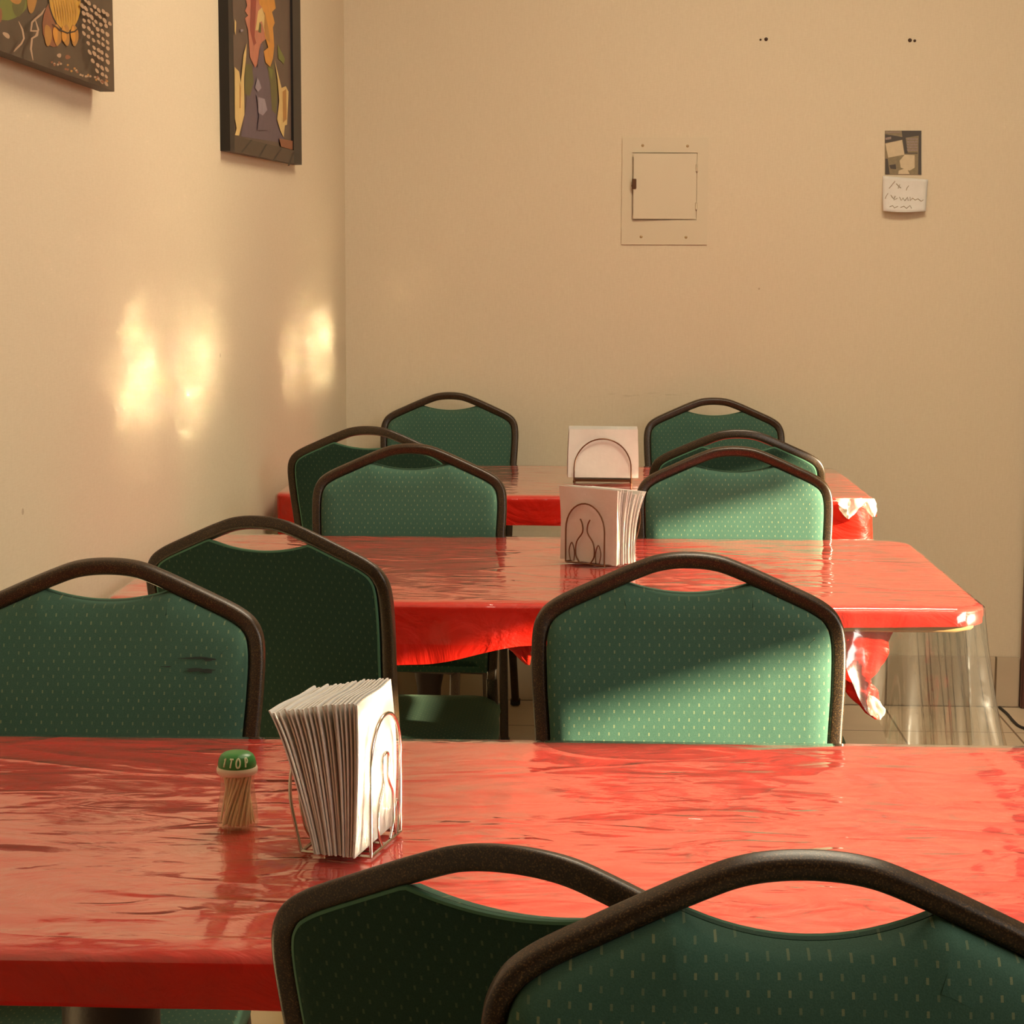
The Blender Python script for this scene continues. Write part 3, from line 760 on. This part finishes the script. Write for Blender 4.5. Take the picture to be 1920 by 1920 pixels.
for i in range(13):
    for j in range(7):
        x = 158+j*8.6+rr.uniform(-2, 2)-max(0, (3-i))*2.5; y = -4+i*13.5+j*5.5+rr.uniform(-2, 2)
        if x > 208 or y > 158+(x-200)*.3: continue
        if y > 70 and x < 158+(y-70)*.32: continue
        P1.add(blob(x, y, 2.7+rr.uniform(-.5, .6), 5.2+rr.uniform(-1, 1), -.55, 9), 'pale')
P1.add(stroke([(85, 15), (78, 26), (66, 36), (60, 42), (58, 58), (72, 58), (70, 66), (60, 72), (58, 92), (62, 113)], 1.8), 'pale')
P1.add(stroke([(35, 40), (42, 55), (45, 72), (40, 82), (30, 92), (26, 97)], 1.6), 'pale'); P1.add(stroke([(66, 36), (72, 56), (66, 68)], 1.8), 'pale')
P1.add(blob(12, 66, 8, 4, .7), 'pale'); P1.add(blob(111, 104, 4, 4), 'pale'); P1.add(blob(127, 107, 5, 4), 'rust')
for i in range(26): P1.add(blob(96+i*4.2+rr.uniform(-3, 3), 116+i*1.5+rr.uniform(-5, 5), 2.2, 2.2, 0, 8), rr.choice(['rust', 'ochre', 'rust', 'pale']))
in_pic(P1.b.build('painted_canvas', [M['canvas1']]+PAL, None, False), pic1)
# second picture: dark framed painting
OFF2 = .0215
n0 = W2L(at_left(413, 283, 0)); nf = W2L(at_left(432, 287.5, OFF2)); ff_ = W2L(at_left(566, 313, OFF2))
un = n0[0]; uf = ff_[0]; tl2 = (ff_[1]-nf[1])/(ff_[0]-nf[0]); zb = n0[1]
zz = lambda u: zb+(u-un)*tl2
inn = [W2L(at_left(x, y, OFF2)) for x, y in ((440, 255), (551, 282))]
pic2 = empty('framed_painting', L2W((un+uf)/2, zz((un+uf)/2), 0)); tag(pic2, 'tall narrow painting in a dark frame with pink, yellow and violet shapes', 'painting')
ui0, ui1 = inn[0][0], inn[1][0]; zi = inn[0][1]; ti = (inn[1][1]-inn[0][1])/(ui1-ui0); HT = .62
def bar(b, A, B_, C_, D_, o0, o1, m=0):
    q = [A, B_, C_, D_]
    b.add([L2W(u, z, o0) for u, z in q]+[L2W(u, z, o1) for u, z in q], [(3, 2, 1, 0), (4, 5, 6, 7), (0, 1, 5, 4), (1, 2, 6, 5), (2, 3, 7, 6), (3, 0, 4, 7)], m)
b = MB(); ztop = zz(un)+HT
bar(b, (un, zz(un)), (ui0, zz(ui0)), (ui0, ztop), (un, ztop), 0, OFF2)
bar(b, (ui1, zz(ui1)), (uf, zz(uf)), (uf, ztop), (ui1, ztop), 0, OFF2)
bar(b, (ui0, ztop-.04), (ui1, ztop-.04), (ui1, ztop), (ui0, ztop), 0, OFF2)
bar(b, (ui0, zz(ui0)), (ui1, zz(ui1)), (ui1, zi+(ui1-ui0)*ti), (ui0, zi), 0, OFF2, 1)
pk = 0
for xa, ya, xb, yb_ in ((472, 262, 453, 286), (500, 270, 486, 294), (528, 278, 513, 300), (551, 284, 541, 311)):
    b.add([at_left(x, y, OFF2+.0004) for x, y in ((xa-1.6, ya), (xa+1.6, ya), (xb+1.6, yb_), (xb-1.6, yb_))], [(0, 1, 2, 3)], 0)
in_pic(b.build('picture_frame', [M['frame2'], M['frame2b']], None, False), pic2)
P2 = Paint(OFF2-.0055)
P2.b.add([L2W(ui0-.001, zi-.001, OFF2-.006), L2W(ui1+.001, zi+(ui1-ui0)*ti-.001, OFF2-.006), L2W(ui1+.001, ztop-.04, OFF2-.006), L2W(ui0-.001, ztop-.04, OFF2-.006)], [(0, 1, 2, 3)], 0)
Z2 = lambda pts: [(400+x/5.82, y/5.82) for x, y in pts]
P2.add(Z2([(440, 720), (560, 700), (660, 900), (740, 1350), (780, 1560), (300, 1490), (350, 1200), (380, 900)]), 'violet')
P2.add(Z2([(350, 700), (420, 700), (440, 900), (400, 1050), (340, 1020)]), 'olive'); P2.add(Z2([(590, 740), (660, 700), (700, 950), (690, 1250), (640, 1200), (620, 900)]), 'olive')
P2.add(Z2([(700, 480), (730, 540), (780, 640), (770, 700), (710, 640)]), 'green'); P2.add(Z2([(600, 730), (650, 760), (640, 880)]), 'green')
P2.add(Z2([(340, -60), (500, -60), (540, 90), (580, 420), (530, 460), (500, 560), (480, 700), (455, 740), (400, 620), (380, 330), (345, 200), (380, 170), (345, 120), (370, 60)]), 'pink')
P2.add(Z2([(410, -60), (470, -60), (460, 200), (450, 400), (470, 470), (440, 500), (400, 330)]), 'red')
P2.add(Z2([(460, 330), (490, 120), (530, 80), (560, 170), (570, 400), (545, 300), (530, 230), (510, 240), (490, 330)]), 'cream')
P2.add(Z2([(495, -60), (660, -60), (680, 90), (640, 130), (670, 250), (650, 300), (665, 500), (650, 640), (620, 730), (570, 680), (550, 560), (600, 520), (560, 380), (560, 150), (530, 80), (500, 40)]), 'orange')
P2.add(Z2([(560, 130), (600, 300), (620, 470), (580, 430), (555, 300)]), 'ochre'); P2.add(Z2([(505, 240), (525, 270), (520, 360), (490, 350)]), 'olive')
P2.add(Z2([(520, 470), (545, 500), (560, 700), (480, 740), (500, 560)]), 'violet')
P2.add(Z2([(232, 730), (280, 780), (300, 900), (330, 600), (365, 470), (360, 600), (335, 850), (340, 1250), (300, 1400), (280, 1480), (235, 1475), (255, 1400), (235, 1290)]), 'cream')
P2.add(Z2([(288, 900), (300, 960), (298, 1180), (286, 1180)]), 'ochre')
P2.add(Z2([(668, 640), (700, 780), (745, 960), (790, 940), (820, 1000), (805, 1360), (780, 1370), (768, 1500), (730, 1420), (695, 1300), (720, 1100), (700, 850)]), 'cream')
P2.add(Z2([(755, 1000), (795, 970), (800, 1300), (760, 1340)]), 'ochre')
P2.add(Z2([(480, 850), (500, 880), (525, 960), (490, 1000), (455, 960)]), 'lilac'); P2.add(Z2([(470, 1030), (590, 1080), (570, 1250), (600, 1420), (480, 1420), (500, 1250)]), 'violet')
P2.add(Z2([(490, 1060), (560, 1080), (590, 1200), (540, 1260), (490, 1230)]), 'lilac')
P2.add(Z2([(180, -60), (330, -60), (270, 100), (245, 380), (230, 250), (215, 120)]), 'pale') if False else None
P2.add(Z2([(235, 210), (250, 240), (245, 380), (232, 340)]), 'cream'); P2.add(Z2([(298, 320), (325, 320), (325, 340), (300, 350)]), 'lilac')
P2.add(Z2([(720, 1510), (880, 1540), (880, 1640), (740, 1600)]), 'rust')
in_pic(P2.b.build('painted_canvas', [M['canvas2']]+PAL, None, False), pic2)

# ------------------------------------------------------------------ things on the back wall
M['panel'] = simple('cream_painted_metal', (0.575, 0.487, 0.335), 0.5, var=0.04, scale=8)
def bw(px, py): q = at_y(px, py, YB); return q.x, q.z
x0, z1_ = bw(1167, 258); x1, z0_ = bw(1325.5, 459)
ap = empty('access_panel', ((x0+x1)/2, YB, z0_)); tag(ap, 'small cream access panel with a slightly ajar door, set in the back wall', 'access panel')
cx_, cz_ = ap.location.x, ap.location.z
b = MB()
dx0, dz1 = bw(1188, 288); dx1, dz0 = bw(1304, 411)
W_, H_ = (x1-x0)/2, z1_-z0_
for lo, hi in (((-W_, 0), (W_, dz0-cz_-.003)), ((-W_, dz1-cz_+.003), (W_, H_)), ((-W_, dz0-cz_-.003), (dx0-cx_-.004, dz1-cz_+.003)), ((dx1-cx_+.003, dz0-cz_-.003), (W_, dz1-cz_+.003))):
    b.box((lo[0], -.0035, lo[1]), (hi[0], 0, hi[1]))
b.build('panel_frame', M['panel'], ap, False)
dw, dh = dx1-dx0, dz1-dz0
b = MB(); b.box((-dw, -.0022, 0), (0, 0, dh), bev=.0006)
dr_ = b.build('panel_door', M['panel'], ap, False); dr_.location = (dx1-cx_, -.0020, dz0-cz_); dr_.rotation_euler = (0, 0, math.radians(3.2))
b = MB(); b.box((-dw-.004, -.007, dh*.46), (-dw+.008, .0, dh*.46+.028), bev=.001); b.box((-dw-.006, -.009, dh*.46+.004), (-dw+.003, -.004, dh*.46+.012), bev=.001)
b.build('latch', M['bronze'], dr_, False)
for zf in (.2, .78):
    b = MB(); b.tube([(dx1-cx_+.0015, -.0045, dz0-cz_+dh*zf-.010), (dx1-cx_+.0015, -.0045, dz0-cz_+dh*zf+.010)], .0032); b.build('hinge', M['panel'], ap)
M['screw'] = simple('dull_screw', (0.36, 0.25, 0.12), 0.4, metal=.4)
for px, py in ((1205, 273), (1289, 274), (1202, 444), (1286, 445)):
    x, z = bw(px, py); b = MB(); b.lathe([(0, .0015), (.0025, .0012), (.0042, 0)], seg=12); s_ = b.build('screw', M['screw'], ap)
    s_.location = (x-cx_, -.0035, z-cz_); s_.rotation_euler = (math.pi/2, 0, 0)
# photograph print and handwritten slip
M['ph_dark'] = simple('print_dark', (0.045, 0.030, 0.015), 0.45); M['ph_mid'] = simple('print_mid', (0.20, 0.15, 0.07), 0.45, var=0.3, scale=120)
M['ph_light'] = simple('print_light', (0.52, 0.41, 0.25), 0.45, var=0.12, scale=90); M['ph_mauve'] = simple('print_mauve', (0.24, 0.17, 0.13), 0.45, var=.4, scale=300)
Zp = lambda pts: [(1640+x/10.667, 230+y/10.667) for x, y in pts]
b = MB(); kk = 0
def pl(poly, mi, off=None):
    global kk
    kk += 1; o = .0022+.00008*kk
    b.add([at_y(x, y, YB-o) for x, y in poly], [tuple(range(len(poly)))], mi)
pc = [at_y(x, y, YB-.0010) for x, y in Zp([(205, 160), (935, 160), (925, 1040), (205, 1035)])]
pf = [p+Vector((0, -.0012, 0)) for p in pc]
b.add(pc+pf, [(3, 2, 1, 0), (4, 5, 6, 7), (0, 1, 5, 4), (1, 2, 6, 5), (2, 3, 7, 6), (3, 0, 4, 7)], 1)
pl(Zp([(205, 230), (340, 250), (560, 290), (560, 340), (205, 410)]), 0); pl(Zp([(215, 300), (330, 280), (330, 330), (215, 345)]), 3)
pl(Zp([(540, 160), (935, 160), (935, 1040), (870, 1040), (880, 260), (620, 300), (660, 600), (860, 600), (860, 620), (600, 620), (560, 340)]), 0)
pl(Zp([(215, 420), (545, 345), (595, 640), (270, 700)]), 2)
for i in range(5): pl(Zp([(640, 310+i*55), (860, 310+i*55), (860, 345+i*55), (655, 345+i*55)]), 3)
pl(Zp([(600, 640), (800, 650), (800, 900), (700, 960), (520, 900), (500, 760)]), 2); pl(Zp([(215, 720), (260, 720), (300, 1030), (215, 1030)]), 0)
pl(Zp([(480, 960), (640, 900), (700, 1030), (470, 1030)]), 2); pl(Zp([(290, 850), (420, 830), (430, 930), (320, 920)]), 0); pl(Zp([(215, 180), (530, 180), (520, 200), (230, 205)]), 3)
ph = b.build('photograph', [M['ph_dark'], M['ph_mid'], M['ph_light'], M['ph_mauve']], None, False)
tag(ph, 'small dark photo print stuck to the back wall above the paper note', 'photo')
# note: slip of paper curling away from the wall at its foot
nt_ = [at_y(x, y, YB-.001) for x, y in ((1655, 330), (1740, 337), (1734, 396), (1654, 396))]
v = []; f = []; nu, nv = 10, 10
for j in range(nv+1):
    for i in range(nu+1):
        u, q = i/nu, j/nv
        p = nt_[0].lerp(nt_[1], u).lerp(nt_[3].lerp(nt_[2], u), q)
        v.append(p+Vector((0, -.003-.020*q**2.2*(1-.25*u)-.004*math.sin(math.pi*u)*q, -.004*math.sin(math.pi*u)*q)))
for j in range(nv):
    for i in range(nu): f.append((j*(nu+1)+i, j*(nu+1)+i+1, (j+1)*(nu+1)+i+1, (j+1)*(nu+1)+i))
note = obj('paper_note', v, f, M['paper']); sm = note.modifiers.new('thickness', 'SOLIDIFY'); sm.thickness = .0004
tag(note, 'curling white paper note with faint handwriting under the photo print', 'note')
M['ink'] = simple('faint_ink', (0.36, 0.29, 0.20), 0.8)
b = MB()
def npnt(u, q, o=.0012):
    p = nt_[0].lerp(nt_[1], u).lerp(nt_[3].lerp(nt_[2], u), q)
    return p+Vector((0, -.003-.020*q**2.2*(1-.25*u)-.004*math.sin(math.pi*u)*q-o, -.004*math.sin(math.pi*u)*q))
def scrib(uv, r=.0011): b.tube([npnt(u, q) for u, q in uv], r, seg=5)
scrib([(.27, .12), (.20, .24), (.14, .34)]); scrib([(.30, .18), (.36, .26), (.41, .30)]); scrib([(.58, .22), (.54, .30), (.53, .36)]); scrib([(.38, .20), (.34, .32)])
scrib([(.12, .48), (.07, .58), (.05, .64)])
scrib([(.18, .52), (.24, .62), (.28, .54), (.25, .66), (.33, .60)]); scrib([(.38, .56), (.42, .66), (.46, .58), (.50, .66), (.56, .56), (.58, .66)]); scrib([(.62, .55), (.62, .66), (.68, .58), (.74, .64), (.80, .60), (.88, .68), (.93, .64)])
scrib([(.15, .86), (.22, .82), (.26, .88), (.34, .83)]); scrib([(.40, .86), (.48, .82), (.54, .88), (.62, .80), (.66, .88)])
b.build('handwriting', M['ink'], note)
# old screws left in the wall
M['plug'] = simple('dark_hole_plug', (0.05, 0.022, 0.008), 0.6)
for px, py, r, lab in ((1436.5, 73.5, .0052, 'larger dark screw head, left of two pairs high on the back wall'), (1426, 74.5, .0030, 'smaller faint screw head, left of two pairs high on the back wall'),
                       (1706, 75.5, .0054, 'larger dark screw head, right of two pairs high on the back wall'), (1715, 76.5, .0040, 'smaller screw head, right of two pairs high on the back wall')):
    x, z = bw(px, py); b = MB(); b.lathe([(0, .004), (r*.6, .0036), (r, .0015), (r, 0)], seg=14)
    s_ = b.build('wall_screw', M['plug']); s_.location = (x, YB, z); s_.rotation_euler = (math.pi/2, 0, 0); tag(s_, lab, 'screw', 'screws left in the back wall')
# cord lying on the floor by the door
b = MB(); b.tube(catmull([at_z(1874, 1326, .004), at_z(1888, 1338, .004), at_z(1900, 1352, .004), at_z(1912, 1362, .004), at_z(1935, 1370, .004)], 5), .004)
tag(b.build('cord', M['rubber']), 'thin dark cord on the floor by the door frame at right', 'cord')

# ------------------------------------------------------------------ napkins, holders
TZ = FZ+.001
def napkin_mesh(name, w_, h_, bend, lean, droop, twist, seed):
    """folded paper napkin standing in the x(stack)-y(width)-z plane: thickness along x"""
    v = []; nu, nv = 8, 14; th = .0015; rnd = random.Random(seed)
    ph_ = (seed//100)*1.3
    for side in (0, 1):
        for j in range(nv+1):
            for i in range(nu+1):
                u = i/nu-.5; q = j/nv
                x = lean*q**2.1+bend*math.sin(math.pi*q*.9)*(1-.3*q)+twist*u*q**2+.0010*math.sin(9*u+ph_+q*4)*q+droop*max(0, q-.75)**2*8*(-1 if lean < 0 else 1)
                z = h_*q-abs(lean)*.35*q**2-abs(droop)*max(0, q-.75)*.8
                y = w_*u*(1-.02*math.sin(q*3+ph_))
                v.append((x+(th if side else 0), y, z))
    f = []; k = (nu+1)*(nv+1)
    for side in (0, 1):
        for j in range(nv):
            for i in range(nu):
                a = side*k+j*(nu+1)+i; q = (a, a+1, a+nu+2, a+nu+1); f.append(q if side else q[::-1])
    edge = [i for i in range(nu+1)]+[j*(nu+1)+nu for j in range(1, nv+1)]+[nv*(nu+1)+i for i in range(nu-1, -1, -1)]+[j*(nu+1) for j in range(nv-1, 0, -1)]
    for a, c in zip(edge, edge[1:]+edge[:1]): f.append((a, c, c+k, a+k))
    return obj(name, v, f, M['paper'])
def napkins(loc, rz, n, w_, h_, pitch, leans, label, group, bend=0.004, seed=1, x0=0.0, tw=.006, jit=.006, var=.0005):
    rnd = random.Random(seed); mt = Matrix.Translation(loc) @ Matrix.Rotation(rz, 4, 'Z')
    for i in range(n):
        q = i/(n-1) if n > 1 else 0
        lean, droop = leans(q); lean += rnd.uniform(-1, 1)*var
        o = napkin_mesh('paper_napkin', w_*(1+rnd.uniform(-.015, .015)), h_+rnd.uniform(-jit, jit), bend*(q-.3), lean, droop, tw*(q-.5)*2, seed*100+i)
        o.location = mt @ Vector((x0+i*pitch, rnd.uniform(-.003, .003), .0048)); o.rotation_euler = (0, 0, rz+rnd.uniform(-.004, .004))
        tag(o, label, 'napkin', group)
# holder on the nearest table: seen almost end-on, chrome wire
def tilt(pts, x, k): return [Vector((p[0]+k*p[2], p[1], p[2])) for p in pts]
def arch(w_, h_, x, z0=0.0, n=16, sq=1.0):
    pts = [(x, -w_/2, z0)]
    for i in range(n+1):
        a = math.pi*(1-i/n); pts.append((x, w_/2*math.cos(a), z0+h_-w_/2*sq+w_/2*sq*math.sin(a)))
    pts.append((x, w_/2, z0)); return pts
q = at_z(652, 1600, TZ); R1 = math.radians(-12)
h1 = empty('napkin_holder', (q.x, q.y+.03, TZ), R1); tag(h1, 'chrome wire napkin holder beside the toothpick jar on the nearest table', 'napkin holder')
th1 = .066
for sx in (-1, 1):
    x = sx*th1/2*1.0
    k = -.22 if sx < 0 else .0
    b = MB(); b.tube(tilt(arch(.085, .122 if sx > 0 else .078, x, .002), x, k), .0017)
    b.tube(tilt(catmull([(x, -.012, .004), (x, -.022, .02), (x, -.020, .045), (x, -.007, .062), (x, -.007, .085), (x, .007, .085), (x, .007, .062), (x, .020, .045), (x, .022, .02), (x, .012, .004)], 5), x, k), .0014)
    b.tube(tilt(catmull([(x, .028, .004), (x, .024, .02), (x, .031, .036), (x, .038, .02), (x, .034, .004)], 5), x, k), .0013)
    b.build('wire_loop', M['chrome'], h1)
b = MB()
for y in (-.0425, .0425): b.tube([(-th1/2, y, .0025), (th1/2, y, .0025)], .0017)
b.tube([(-th1/2, 0, .0025), (th1/2, 0, .0025)], .0015)
for sx in (-1, 1): b.tube([(sx*th1/2, -.0425, .0025), (sx*th1/2, .0425, .0025)], .0017)
b.build('base_wire', M['chrome'], h1)
napkins(h1.location, R1, 20, .110, .141, -.0020, lambda q: (-.038*q**1.1, .0), 'white paper napkin in the upright stack beside the toothpick jar', 'napkins on the nearest table', bend=-.014, seed=2, x0=.021, tw=.004, var=.0003, jit=.0015)
# holder on the middle table: bottle and glasses drawn in wire
q = at_z(1108, 1062, TZ); R2 = math.radians(-128)
h2 = empty('napkin_holder', (q.x+.012, q.y+.045, TZ), R2); tag(h2, 'bronze wire napkin holder with a bottle design on the middle table', 'napkin holder')
th2 = .075
for sx in (-1, 1):
    x = sx*th2/2
    k = -.42 if sx < 0 else .0
    b = MB(); b.tube(tilt(arch(.088, .108, x, .002, sq=1.1), x, k), .0015)
    b.tube(tilt(catmull([(x, -.013, .004), (x, -.021, .018), (x, -.019, .040), (x, -.006, .058), (x, -.006, .072), (x, -.011, .082)], 5), x, k), .0014)
    b.tube(tilt(catmull([(x, .013, .004), (x, .021, .018), (x, .019, .040), (x, .006, .058), (x, .006, .072), (x, .011, .082)], 5), x, k), .0014)
    for sy in (-1, 1): b.tube(tilt(catmull([(x, sy*.025, .005), (x, sy*.024, .022), (x, sy*.030, .038), (x, sy*.036, .024), (x, sy*.033, .005)], 5), x, k), .0011)
    b.build('wire_loop', M['bronze'], h2)
b = MB()
for y in (-.044, .044): b.tube([(-th2/2, y, .0025), (th2/2, y, .0025)], .0015)
for sx in (-1, 1): b.tube([(sx*th2/2, -.044, .0025), (sx*th2/2, .044, .0025)], .0015)
b.build('base_wire', M['bronze'], h2)
napkins(h2.location, R2, 20, .128, .132, -.0032, lambda q: (.002-.035*q, 0), 'white paper napkin in the fanned stack on the middle table', 'napkins on the middle table', bend=.006, seed=5, x0=.0305, tw=.006, jit=.0035, var=.0008)
# holder on the farthest table: plain arch
q = at_z(1130, 906, TZ); R3 = math.radians(-91)
h3 = empty('napkin_holder', (q.x, q.y+.03, TZ), R3); tag(h3, 'plain arched wire napkin holder on the farthest table', 'napkin holder')
th3 = .055
for sx in (-1, 1):
    b = MB(); b.tube(arch(.140, .106, sx*th3/2, .003, n=24, sq=1.05), .0017); b.build('wire_loop', M['bronze'], h3)
b = MB()
b.box((-th3/2, -.072, .003), (th3/2, .072, .009), bev=.002)
for sy in (-1, 1):
    for sx in (-1, 1): b.tube([(sx*th3/2, sy*.07, 0), (sx*th3/2, sy*.07, .006)], .003)
b.build('base_plate', M['bronze'], h3)
napkins(h3.location+Vector((0, 0, .008)), R3, 12, .168, .122, -.0038, lambda q: (.002-.003*q, 0), 'white paper napkin standing upright on the farthest table', 'napkins on the farthest table', bend=.002, seed=8, x0=.020, tw=.002, jit=.003)

# ------------------------------------------------------------------ toothpick jar
q = at_z(444, 1552, TZ)
jar = empty('toothpick_jar', (q.x, q.y+.006, TZ)); tag(jar, 'small clear jar of toothpicks with a green lid on the nearest table', 'toothpick jar')
def glass_mat():
    mt = bpy.data.materials.new('clear_jar_plastic'); mt.use_nodes = True; nt = mt.node_tree; nt.nodes.remove(nt.nodes['Principled BSDF'])
    lw = N(nt, 'ShaderNodeLayerWeight'); lw.inputs[0].default_value = .25
    tr = N(nt, 'ShaderNodeBsdfTransparent'); tr.inputs[0].default_value = (.93, .88, .80, 1)
    gl = N(nt, 'ShaderNodeBsdfGlossy'); gl.inputs['Roughness'].default_value = .06
    df = N(nt, 'ShaderNodeBsdfDiffuse'); df.inputs[0].default_value = (.8, .66, .48, 1)
    m1 = N(nt, 'ShaderNodeMixShader'); m1.inputs[0].default_value = .10; L(nt, tr.outputs[0], m1.inputs[1]); L(nt, df.outputs[0], m1.inputs[2])
    m2 = N(nt, 'ShaderNodeMixShader'); L(nt, math_n(nt, 'MULTIPLY', lw.outputs['Facing'], .5), m2.inputs[0]); L(nt, m1.outputs[0], m2.inputs[1]); L(nt, gl.outputs[0], m2.inputs[2])
    L(nt, m2.outputs[0], nt.nodes['Material Output'].inputs['Surface']); return mt
M['jar'] = glass_mat(); M['lid'] = simple('green_lid_plastic', (0.030, 0.23, 0.040), 0.35); M['collar'] = simple('cream_lid_collar', (0.80, 0.70, 0.52), 0.4)
M['letter'] = simple('pale_green_lettering', (0.72, 0.86, 0.55), 0.5); M['pick'] = simple('birch_toothpick', (1.0, 0.80, 0.52), 0.7, var=.16, scale=80)
b = MB(); b.lathe([(0, .0005), (.0180, .0005), (.0192, .003), (.0193, .010), (.0186, .019), (.0168, .030), (.0158, .040), (.0160, .049), (.0163, .053)], seg=36)
b.build('jar_body', M['jar'], jar)
b = MB(); b.lathe([(0, .0515), (.0180, .0515), (.0192, .0530), (.0194, .0565), (.0185, .0585), (0, .0587)], seg=36)
b.build('lid_collar', M['collar'], jar)
LIDP = [(.0180, .0584), (.0181, .0615), (.0172, .0655), (.0155, .0690), (.0125, .0712), (.0070, .0722), (0, .0724)]
b = MB(); b.lathe([(0, .0584)]+LIDP, seg=40); lid = b.build('lid', M['lid'], jar)
# raised characters round the front of the lid, as read on the photograph
GL = {'1': [[(-.5, .55), (.0, 1), (.0, -1)]], 'T': [[(-.8, .9), (.8, .9)], [(.1, .9), (-.1, -1)]],
      '0': [[(.8*math.cos(a*math.pi/6), math.sin(a*math.pi/6)) for a in range(13)]],
      'P': [[(-.4, -1), (-.4, 1), (.3, 1), (.6, .5), (.3, 0), (-.4, 0)]]}
def lidpt(ang, hq):
    # hq 0..1 up the curved shoulder
    P = LIDP[:5]; s = hq*(len(P)-1); i = min(int(s), len(P)-2); t = s-i
    r = P[i][0]+(P[i+1][0]-P[i][0])*t+.0003; z = P[i][1]+(P[i+1][1]-P[i][1])*t
    return Vector((r*math.sin(ang), -r*math.cos(ang), z))
b = MB()
for ch, a0 in (('1', -30), ('T', -8), ('0', 14), ('P', 40)):
    for st in GL[ch]:
        dense = []
        for (ax_, ay_), (bx_, by_) in zip(st, st[1:]):
            for i in range(3): dense.append((ax_+(bx_-ax_)*i/3, ay_+(by_-ay_)*i/3))
        dense.append(st[-1])
        b.tube([lidpt(math.radians(a0)+(x+.15*y)*.13, .47+y*.27) for x, y in dense], .00085, seg=6)
b.build('lettering', M['letter'], lid)
b = MB(); b.tube([(0, 0, -.0245), (0, 0, -.0225), (0, 0, .0225), (0, 0, .0245)], .00115, seg=6, scales=[.2, 1, 1, .2])
tp = b.build('toothpick', M['pick'])
rnd = random.Random(11)
for i in range(56):
    o = tp if i == 0 else tp.copy()
    if i: COL.objects.link(o)
    a = 2.39996*i; r0 = .0158*math.sqrt((i+.5)/56)
    bx, by = r0*math.cos(a), r0*math.sin(a)
    tw_ = 1.15; r1 = r0*.84; tx, ty = r1*math.cos(a+tw_), r1*math.sin(a+tw_)
    if i % 3 == 0: bx *= 1.12; by *= 1.12
    d = Vector((tx-bx, ty-by, .047)); o.location = Vector(jar.location)+Vector(((bx+tx)/2, (by+ty)/2, .0262))
    o.rotation_euler = d.to_track_quat('Z', 'Y').to_euler()
    tag(o, 'wooden toothpick inside the green-lidded jar', 'toothpick', 'toothpicks in the jar')
